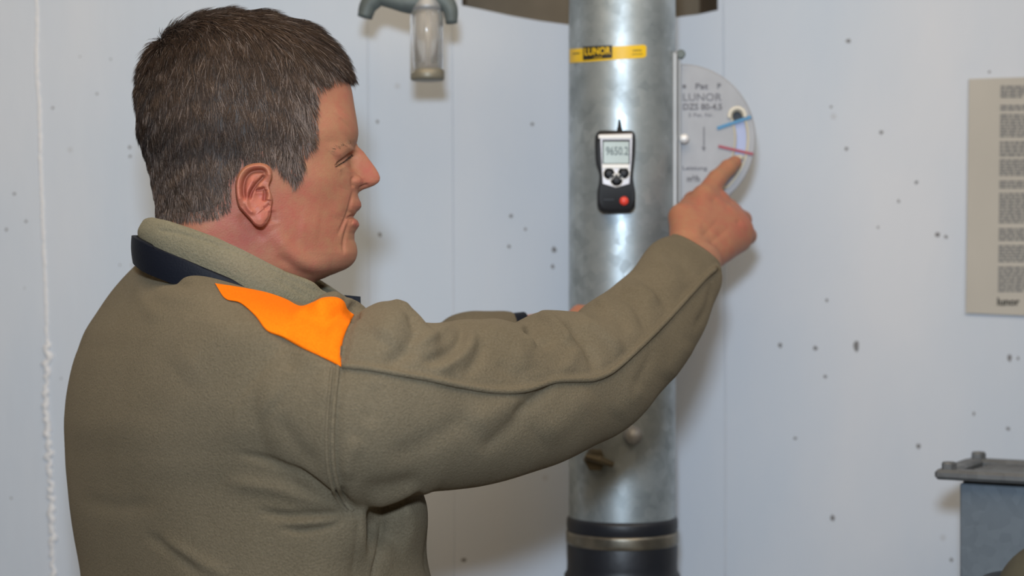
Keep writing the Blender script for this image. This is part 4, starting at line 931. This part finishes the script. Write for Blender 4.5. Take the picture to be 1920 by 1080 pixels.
def sleeve(rows_, n_, nseg=90):
    """rows: top px, bottom px, depth, half thickness (m)"""
    S_ = smooth_poly([r for r in rows_], n_); rings = []; C_ = []; H_ = []
    top = UA(S_[:, 0], S_[:, 1], S_[:, 4]); bot = UA(S_[:, 2], S_[:, 3], S_[:, 4]); c_ = (top+bot)/2; h_ = (top-bot)/2
    for i in range(n_):
        t = c_[min(i+14, n_-1)]-c_[max(i-14, 0)]; t /= np.linalg.norm(t); d = np.cross(t, h_[i]); d /= np.linalg.norm(d)
        if d[1] > 0: d = -d
        wv = .85*max(0, (i-n_*.72)/(n_*.28)); vd = -(c_[i]-np.array([0, 0, CZ])); vd /= np.linalg.norm(vd); hn = h_[i]/np.linalg.norm(h_[i]); vd -= hn*(vd@hn); vd /= np.linalg.norm(vd)
        d = d*(1-wv)+vd*wv; d /= np.linalg.norm(d)
        q2 = np.linspace(0, 2*PI, nseg, endpoint=False)[:, None]; rings.append(c_[i]+h_[i]*np.cos(q2)+d*S_[i, 5]*np.sin(q2))
    return np.array(rings), c_
SR = [(590, 574, 575, 900, 1.47, .085), (622, 558, 610, 935, 1.455, .088), (650, 556, 640, 955, 1.45, .088), (668, 585, 662, 957, 1.445, .086), (684, 577, 690, 950, 1.445, .085), (708, 565, 715, 944, 1.445, .083), (738, 562, 742, 938, 1.45, .081), (757, 570, 764, 934, 1.452, .079), (767, 590, 785, 926, 1.455, .077), (780, 603, 803, 920, 1.46, .076),
      (830, 608, 850, 918, 1.475, .073), (868, 599, 890, 914, 1.49, .071), (923, 603, 950, 898, 1.515, .069), (972, 609, 1010, 880, 1.54, .066), (988, 596, 1060, 860, 1.56, .064), (1010, 586, 1105, 840, 1.58, .062), (1045, 587, 1150, 819, 1.60, .060), (1078, 588, 1190, 790, 1.625, .057), (1108, 562, 1222, 752, 1.655, .055),
      (1150, 533, 1274, 692, 1.70, .051), (1182, 507, 1312, 626, 1.745, .048), (1215, 466, 1336, 570, 1.79, .043), (1238, 448, 1351, 530, 1.825, .039), (1259, 441, 1349, 500, 1.85, .034)]
def interp_rows(S_, n_): return S_
srings, scen = sleeve(SR, 190)
sv_, sf_ = loft(srings, 90)
SL = [(330, 640, 330, 860, 1.74, .07), (500, 660, 500, 850, 1.80, .065), (680, 650, 690, 800, 1.80, .058), (810, 616, 820, 755, 1.80, .050), (845, 594, 850, 735, 1.805, .048), (880, 585, 885, 715, 1.815, .045), (915, 584, 925, 700, 1.83, .042), (946, 584, 956, 690, 1.845, .039), (964, 587, 975, 682, 1.853, .037)]
lrings, lcen = sleeve(SL, 90)
lv_, lf_ = loft(lrings, 90)
def voxel(meshes, vs_):
    V = np.vstack([m_[0] for m_ in meshes]); b_0 = 0; Fs = []
    for m_ in meshes: Fs.append(m_[1]+b_0); b_0 += len(m_[0])
    o = mesh_mixed('tmp', V, np.vstack(Fs), M['fleece'], None); c_ = np.array(o.location)
    md = o.modifiers.new('r', 'REMESH'); md.mode = 'VOXEL'; md.voxel_size = vs_
    dg = bpy.context.evaluated_depsgraph_get(); me = bpy.data.meshes.new_from_object(o.evaluated_get(dg))
    Vn = np.zeros(len(me.vertices)*3); me.vertices.foreach_get('co', Vn); Vn = Vn.reshape(-1, 3)+c_
    li = np.zeros(len(me.loops), np.int32); me.loops.foreach_get('vertex_index', li); Fn = li.reshape(-1, 4) if len(li) == 4*len(me.polygons) else None
    bpy.data.objects.remove(o); bpy.data.meshes.remove(me)
    return Vn, Fn
def fix(m_):
    V_, F_ = m_; nn = vnormals(V_, F_); 
    return (V_, F_ if (nn*(V_-V_.mean(0))).sum() > 0 else F_[:, ::-1].copy())
# normals outward per piece (degenerate caps are kept consistent with the sides)
JV, JF = voxel([fix((tv, tf)), fix((sv_, sf_)), fix((lv_, lf_))], .0023)
JV = laplacian(JV, JF, 4)
SEAM_ARM = [(662, 590), (650, 615), (643, 650), (639, 690), (634, 740), (630, 790), (629, 835), (632, 880), (642, 920), (655, 945), (668, 958)]
SEAM_TOP = [(643, 686), (690, 690), (740, 699), (800, 709), (860, 722), (930, 733), (985, 731), (1040, 714), (1090, 712), (1115, 710), (1150, 694), (1200, 650), (1250, 600), (1300, 545), (1325, 518), (1343, 503)]
js = [
 (SEAM_ARM, 9, -2.6, 'full'), ([(618, 700), (612, 780), (614, 850), (628, 915), (648, 950)], 20, 1.2), 
 # armpit pulls on the back
 ([(668, 958), (620, 930), (560, 890), (500, 862), (440, 850)], 7, -2.4), ([(660, 962), (600, 965), (540, 968), (480, 960)], 7, -3.0), ([(662, 966), (620, 985), (570, 995), (520, 992)], 6, -2.6), ([(655, 950), (590, 905), (540, 870)], 6, -1.6),
 ([(640, 945), (580, 935), (510, 915), (420, 905)], 14, 2.2), ([(650, 978), (590, 978), (540, 982)], 8, 1.8), ([(600, 880), (560, 840), (520, 780)], 16, -1.3),
 ([(660, 962), (640, 940), (636, 915)], 10, -3), ([(300, 1010), (360, 1045), (430, 1080)], 12, 1.6), ([(270, 1000), (330, 1040), (380, 1080)], 10, -1.6), ([(150, 935), (220, 950), (300, 945)], 16, -1.0),
 # sleeve underside fold from the armpit
 ([(675, 915), (720, 912), (790, 900)], 16, -1.8), ([(690, 945), (740, 932), (790, 915)], 12, 3.0), ([(650, 900), (655, 860), (672, 820)], 14, 1.8),
 # top of the sleeve, near the shoulder
 ([(668, 600), (664, 580), (672, 565)], 7, -3), ([(715, 640), (740, 600), (752, 580)], 26, 3.5), ([(780, 606), (775, 640), (750, 668), (715, 682)], 13, -3.2), ([(850, 612), (820, 625), (790, 640), (765, 655)], 10, 2.2),
 ([(868, 604), (862, 640), (835, 664), (790, 680)], 9, -3.2), ([(885, 612), (880, 650), (850, 680), (815, 695)], 11, 2.8), ([(905, 640), (890, 680), (870, 706)], 9, -2.0), ([(900, 612), (945, 625), (975, 655), (985, 695)], 16, 2.4), ([(930, 680), (960, 700), (985, 720)], 12, -1.2),
 # elbow folds
 ([(978, 612), (1000, 625), (1022, 638), (1040, 645)], 9, -6.5), ([(1008, 592), (1030, 600), (1055, 622), (1075, 650)], 9, 3.6), ([(990, 600), (985, 625), (1005, 650)], 7, 2.2), ([(1060, 602), (1085, 625), (1110, 665), (1118, 700)], 10, -3.4), ([(1082, 596), (1115, 612), (1150, 640), (1165, 665)], 10, 3.0),
 ([(1100, 590), (1140, 590), (1165, 600), (1180, 625)], 8, -2.2), ([(1115, 565), (1135, 570), (1160, 590)], 8, 1.5), ([(1150, 545), (1185, 560), (1205, 590), (1215, 625)], 9, -2.6), ([(1165, 540), (1205, 545), (1235, 570)], 10, 2.4), ([(1185, 512), (1215, 525), (1245, 560), (1255, 590)], 9, -2.2), ([(1215, 480), (1250, 505), (1275, 545)], 13, 1.8), ([(1240, 470), (1275, 490), (1300, 525)], 9, -1.4),
 ([(1080, 640), (1070, 680), (1040, 705)], 12, 1.6), ([(1060, 655), (1075, 640)], 10, -1.2),
 # lower half of the sleeve
 ([(960, 780), (1000, 750), (1040, 715)], 11, -3.0), ([(900, 850), (940, 815), (985, 770)], 13, -1.8), ([(880, 800), (930, 770), (985, 740)], 24, 2.2), ([(1010, 820), (1060, 780), (1100, 730)], 26, 2.2), ([(720, 860), (780, 840), (850, 800), (880, 770)], 18, -1.4), ([(690, 800), (700, 760), (700, 720)], 16, -1.0), ([(1180, 745), (1210, 690), (1225, 650)], 8, -1.2), ([(1150, 780), (1200, 720)], 18, 1.4), ([(1300, 620), (1325, 575), (1335, 530)], 7, -1.6), ([(1245, 710), (1290, 640)], 14, 1.4),
 (SEAM_TOP, 8, 1.3, 'full'), ([(p[0]+2, p[1]+10) for p in SEAM_TOP], 4, -.5, 'full'), ([(p[0]-1, p[1]-12) for p in SEAM_TOP], 5, -.5, 'full'), ([(771, 598), (776, 606)], 9, -3.5, 'full'), ([(745, 566), (760, 572)], 9, 1.5, 'full'),
 # back and shoulder blade
 ([(255, 520), (270, 560), (300, 600)], 18, 1.5), ([(270, 510), (300, 522), (360, 540)], 8, -1.6), ([(280, 548), (330, 558), (400, 556)], 16, 1.4), ([(420, 580), (400, 640), (330, 700)], 40, 2.0), ([(250, 760), (330, 800), (440, 790)], 40, -1.6), ([(560, 660), (610, 690), (615, 760)], 26, 1.6), ([(470, 720), (520, 760)], 40, 1.5),
 ([(520, 625), (540, 660), (545, 700)], 18, -1.2), ([(430, 560), (480, 600), (520, 630), (600, 665), (640, 685)], 5, -.8),
 # orange hump
 ([(590, 590), (605, 572), (625, 562), (645, 566)], 14, 4.0), ([(560, 585), (590, 600), (612, 612)], 14, -2.4), ([(600, 630), (622, 600), (650, 585), (672, 582)], 9, -3.0), ([(640, 610), (625, 640), (615, 665)], 14, 1.8),
 # front edge below the arm
 ([(716, 955), (713, 1000), (703, 1060), (695, 1120)], 4, -2.5), ([(704, 955), (702, 1010), (692, 1070)], 7, 1.2), ([(735, 960), (730, 1020), (722, 1080)], 10, 1.0), ([(672, 960), (668, 1010), (658, 1090)], 5, -1.0), ([(690, 962), (745, 948), (795, 925)], 12, -4),
]
js = [(a[0], a[1]*(1.12 if len(a) == 3 and a[1] < 20 and min(q_[0] for q_ in a[0]) > 690 else 1), a[2]*(1.0 if len(a) > 3 else (1.15 if min(q_[0] for q_ in a[0]) > 655 else 1.05)), *a[3:]) for a in js]
JV = sculpt(JV, JF, js, gain=1.45)
xx, yy_ = PX(JV); JN = vnormals(JV, JF)
amp = (np.sin(JV[:, 0]*31+JV[:, 2]*17)+np.sin(JV[:, 2]*43-JV[:, 0]*23+1.3)+np.sin(JV[:, 0]*67+JV[:, 1]*51+.7)*.5)*.0007
JV = JV+JN*amp[:, None]; JV = laplacian(JV, JF, 1)
jacket = mesh_obj('jacket', JV, JF, M['fleece'], man); tag(jacket, 'taupe brown fleece jacket')
bvh = BVHTree.FromPolygons([tuple(p) for p in JV], [tuple(int(k) for k in f) for f in JF]) if False else None
# own ray helper: nearest camera-side surface depth at a pixel, from a depth raster of the jacket
GX0, GY0, GS = 60, 440, 1.0
W_, H_ = 1400, 680
facing_ = np.where(((JN*(JV-np.array([0, 0, CZ]))).sum(1) < 0) & (JV[:, 1] < 1.9))[0]
dep = np.full((H_, W_), 9.0); xi = np.round(xx[facing_]-GX0).astype(int); yi = np.round(yy_[facing_]-GY0).astype(int); ok = (xi >= 0) & (xi < W_) & (yi >= 0) & (yi < H_)
xx2, yy3 = PX(JV)
for dx in range(-3, 4):
    for dy in range(-3, 4):
        xa = np.clip(xi+dx, 0, W_-1); ya = np.clip(yi+dy, 0, H_-1); np.minimum.at(dep, (ya[ok], xa[ok]), JV[facing_[ok], 1])
def jdepth(px, py, r=4):
    x0 = int(px-GX0); y0 = int(py-GY0); w0 = dep[max(y0-r, 0):y0+r+1, max(x0-r, 0):x0+r+1]; w1 = w0[w0 < 5]
    return float(np.median(w1)) if len(w1) else 1.5
def seam_tube(name, pts, r, n_=90, off=0.0, mt=None, label=None):
    L_ = smooth_poly(pts, n_); D_ = np.array([jdepth(p[0], p[1]) for p in L_])
    for _ in range(3): D_[1:-1] = (D_[:-2]+D_[1:-1]*2+D_[2:])/4
    P3_ = [U(p[0], p[1], d-off) for p, d in zip(L_, D_)]
    o = MB().tube(P3_, r, 8).build(name, mt or M['fleece'], jacket, True)
    if label: tag(o, label)
    return o
seam_tube('armhole_seam', [(p[0]-6, p[1]) for p in SEAM_ARM[2:]], .0020, off=-.0002); seam_tube('armhole_seam', [(p[0]-17, p[1]) for p in SEAM_ARM[3:]], .0016, off=-.0004)
seam_tube('sleeve_seam', SEAM_TOP, .0026, 140, off=-.0004)
# orange shoulder patch, laid on the jacket surface
topc = smooth_poly([(403, 531), (450, 538), (500, 548), (535, 560), (562, 573), (585, 567), (605, 558), (630, 557), (645, 565), (652, 580), (664, 590)], 100)
botc = smooth_poly([(403, 531), (422, 560), (450, 568), (478, 592), (500, 620), (530, 633), (565, 652), (600, 668), (640, 688)], 100)
rows_ = []; nj = 46
for j in range(nj+1):
    s = j/nj; c_ = topc*(1-s)+botc*s; bowl = np.zeros(100); bowl[:] = (np.linspace(0, 1, 100)**6)*(-9)*math.sin(PI*s); c_[:, 0] += bowl; rows_.append(c_)
G2 = np.array(rows_); Dg = np.array([[jdepth(p[0], p[1], 5) for p in r] for r in G2])
for _ in range(6):
    Dg[1:-1, 1:-1] = (Dg[:-2, 1:-1]+Dg[2:, 1:-1]+Dg[1:-1, :-2]+Dg[1:-1, 2:]+Dg[1:-1, 1:-1]*2)/6
    Dg[0, 1:-1] = (Dg[0, :-2]+Dg[0, 2:]+Dg[0, 1:-1]*2)/4; Dg[-1, 1:-1] = (Dg[-1, :-2]+Dg[-1, 2:]+Dg[-1, 1:-1]*2)/4
edge = np.minimum(np.minimum(np.arange(nj+1), nj-np.arange(nj+1))[:, None]/2.0, (99-np.arange(100))[None]/2.0).clip(0, 1)
fr = UA(G2[..., 0], G2[..., 1], Dg-.0012-.0022*edge); bkp = UA(G2[..., 0], G2[..., 1], Dg+.006)
PV = np.vstack([fr.reshape(-1, 3), bkp.reshape(-1, 3)]); id_ = np.arange((nj+1)*100).reshape(nj+1, 100); o2 = (nj+1)*100
PF = [(id_[j, i], id_[j+1, i], id_[j+1, i+1], id_[j, i+1]) for j in range(nj) for i in range(99)]
bd = [(id_[0, i], id_[0, i+1]) for i in range(99)]+[(id_[j, 99], id_[j+1, 99]) for j in range(nj)]+[(id_[nj, i+1], id_[nj, i]) for i in range(98, -1, -1)]
PF += [(a, b, b+o2, a+o2) for a, b in bd]
patch = mesh_obj('shoulder_patch', PV, [tuple(int(k) for k in f) for f in PF], M['orange'], jacket); tag(patch, 'bright orange fleece shoulder patch')

# collar: a standing band round the neck, double layer, with a rolled top edge
def collar_band(name, fu, top_t, bot_t, mt, half=.097, thick=.006, flare=0.0, roll=True, ncol=160, label=None, bul=.0035, xback=275, xfront=650):
    """fu: number of samples; top/bottom tables give the near-side px height for a px x"""
    ph = np.linspace(0, 2*PI, ncol, endpoint=False); ring = []
    cxp = (xback+xfront)/2; ax = (xfront-xback)/2
    prof = []
    nv = 22
    for i in range(nv+1): prof.append((i/nv, 0))                 # up the outside
    V_ = []; 
    for p in ph:
        cxx = -math.cos(p); sn = math.sin(p)                         # p=0 back, near side sn>0
        u_ = (cxx+1)/2; xp = cxp+ax*cxx
        yt_ = np.interp(xp, *zip(*top_t)); yb_ = np.interp(xp, *zip(*bot_t))
        Yd = HY-half*np.sign(sn)*abs(sn)**.85+.012*cxx
        colp = []
        zt_ = CZ-(yt_-540)/2000*1.0; zb_ = CZ-(yb_-540)/2000
        # near-side heights are read at their own depth
        zt_ = CZ-(yt_-540)/F*(HY-half*abs(sn)**.85); zb_ = CZ-(yb_-540)/F*(HY-half*abs(sn)**.85)
        Xc = (cxp-960)/F*HY
        for s, layer in [(k/nv, 0) for k in range(nv+1)]+[(1-k/nv, 1) for k in range(nv+1)]:
            t_in = layer*thick; Xp = (xp-960)/F*HY; dx = (Xp-Xc); dyy = Yd-HY
            rr_ = math.hypot(dx, dyy)+1e-9; k_ = 1-(t_in+flare*(s))/rr_
            z = zb_+(zt_-zb_)*s
            if roll: 
                e = max(0, (s-.9)/.1); k_ -= (.5*thick*e*e*(1 if layer == 0 else -1))/rr_; z -= (0 if layer == 0 else 0)
            bulge = bul*math.sin(PI*min(1, s))*(1 if layer == 0 else 0)/rr_
            V_.append((Xc+dx*(k_+bulge), HY+dyy*(k_+bulge), z))
    V_ = np.array(V_); m_ = 2*(nv+1); id2 = np.arange(ncol*m_).reshape(ncol, m_); nx2 = np.roll(id2, -1, 0)
    Fq = np.concatenate([np.stack([id2[:, :-1], nx2[:, :-1], nx2[:, 1:], id2[:, 1:]], -1).reshape(-1, 4)])
    nn = vnormals(V_, Fq); cc = V_.mean(0)
    test = np.arange(0, ncol)*m_+5
    if (nn[test]*(V_[test]-cc)).sum() < 0: Fq = Fq[:, ::-1].copy()
    return V_, Fq
top_t = [(268, 424), (275, 417), (285, 409), (300, 408), (337, 414), (379, 426), (432, 444), (486, 469), (539, 497), (595, 525), (640, 553), (660, 560), (700, 565)]
bot_t = [(268, 455), (275, 450), (300, 458), (379, 486), (432, 508), (468, 525), (510, 553), (567, 580), (620, 590), (700, 600)]
CVv, CFf = collar_band('collar', 0, top_t, bot_t, M['collar'], half=.094, flare=.004, xback=273, xfront=660)
CVv = sculpt(CVv, CFf, [([(300, 432), (337, 438), (379, 450), (432, 468), (486, 493), (539, 520), (590, 546)], 3, -1.2, 'full'), ([(540, 500), (570, 520), (600, 545)], 8, 2.5), ([(520, 520), (550, 540), (580, 560)], 7, -2.0)])
collar = mesh_obj('collar', CVv, CFf, M['collar'], jacket); tag(collar, 'stand-up collar in lighter olive fleece')
nt_ = [(255, 440), (273, 444), (300, 453), (379, 483), (432, 506), (468, 522), (510, 552), (560, 575), (700, 590)]
nb_ = [(255, 485), (277, 497), (305, 511), (362, 532), (404, 536), (468, 545), (510, 560), (560, 585), (700, 600)]
NV, NF = collar_band('collar_band', 0, nt_, nb_, M['navy'], half=.104, flare=-.001, roll=False, bul=.001, xback=262, xfront=640)
NV = sculpt(NV, NF, [([(290, 462), (320, 470), (370, 492), (430, 518), (480, 538)], 3.5, -2.0, 'full'), ([(290, 455), (340, 470), (400, 495)], 5, 1.0)])
navy = mesh_obj('collar_band', NV, NF, M['navy'], jacket); tag(navy, 'dark navy nylon band under the collar')
mb = MB(); q1 = [U(*p, 1.585) for p in ((262, 446), (266, 462), (275, 485), (282, 500))]
mb.tube([tuple(p) for p in smooth_poly([tuple(k) for k in q1], 14)], list(np.linspace(.0022, .006, 14)), 10); mb.build('band_tab', M['navy'], jacket, True)
# far collar tip with zip end
tip = [(645, 553), (676, 556), (677, 581), (662, 572)]
mb = MB(); vs = [tuple(U(p[0], p[1], 1.63)) for p in tip]+[tuple(U(p[0], p[1], 1.637)) for p in tip]
mb.add(vs, [(0, 3, 2, 1), (4, 5, 6, 7), (0, 1, 5, 4), (1, 2, 6, 5), (2, 3, 7, 6), (3, 0, 4, 7)]).build('zip_end', M['navy'], jacket)
# cuffs: inner rim of the right sleeve, dark cuff of the left one
def cuff(rings_, name, mt, grow=1.0, ext=0, label=None):
    R = rings_[-1]; c_ = R.mean(0); Rp = rings_[-4]; dirv = c_-Rp.mean(0); dirv /= np.linalg.norm(dirv)
    rs = [c_+(R-c_)*k*grow+dirv*d for k, d in ((.93, -.02), (1.0, -.012), (1.03, -.004+ext*.3), (1.02, .0035+ext), (.97, .0055+ext), (.92, .002+ext), (.90, -.02))]
    V_, F_ = loft(rs, R.shape[0], False); o = mesh_obj(name, V_, F_, mt, jacket)
    if label: tag(o, label)
cuff(srings, 'cuff', M['fleece'], .97); cuff(lrings, 'cuff', M['navy'], .985, ext=.010, label='black cuff edge of the left sleeve')
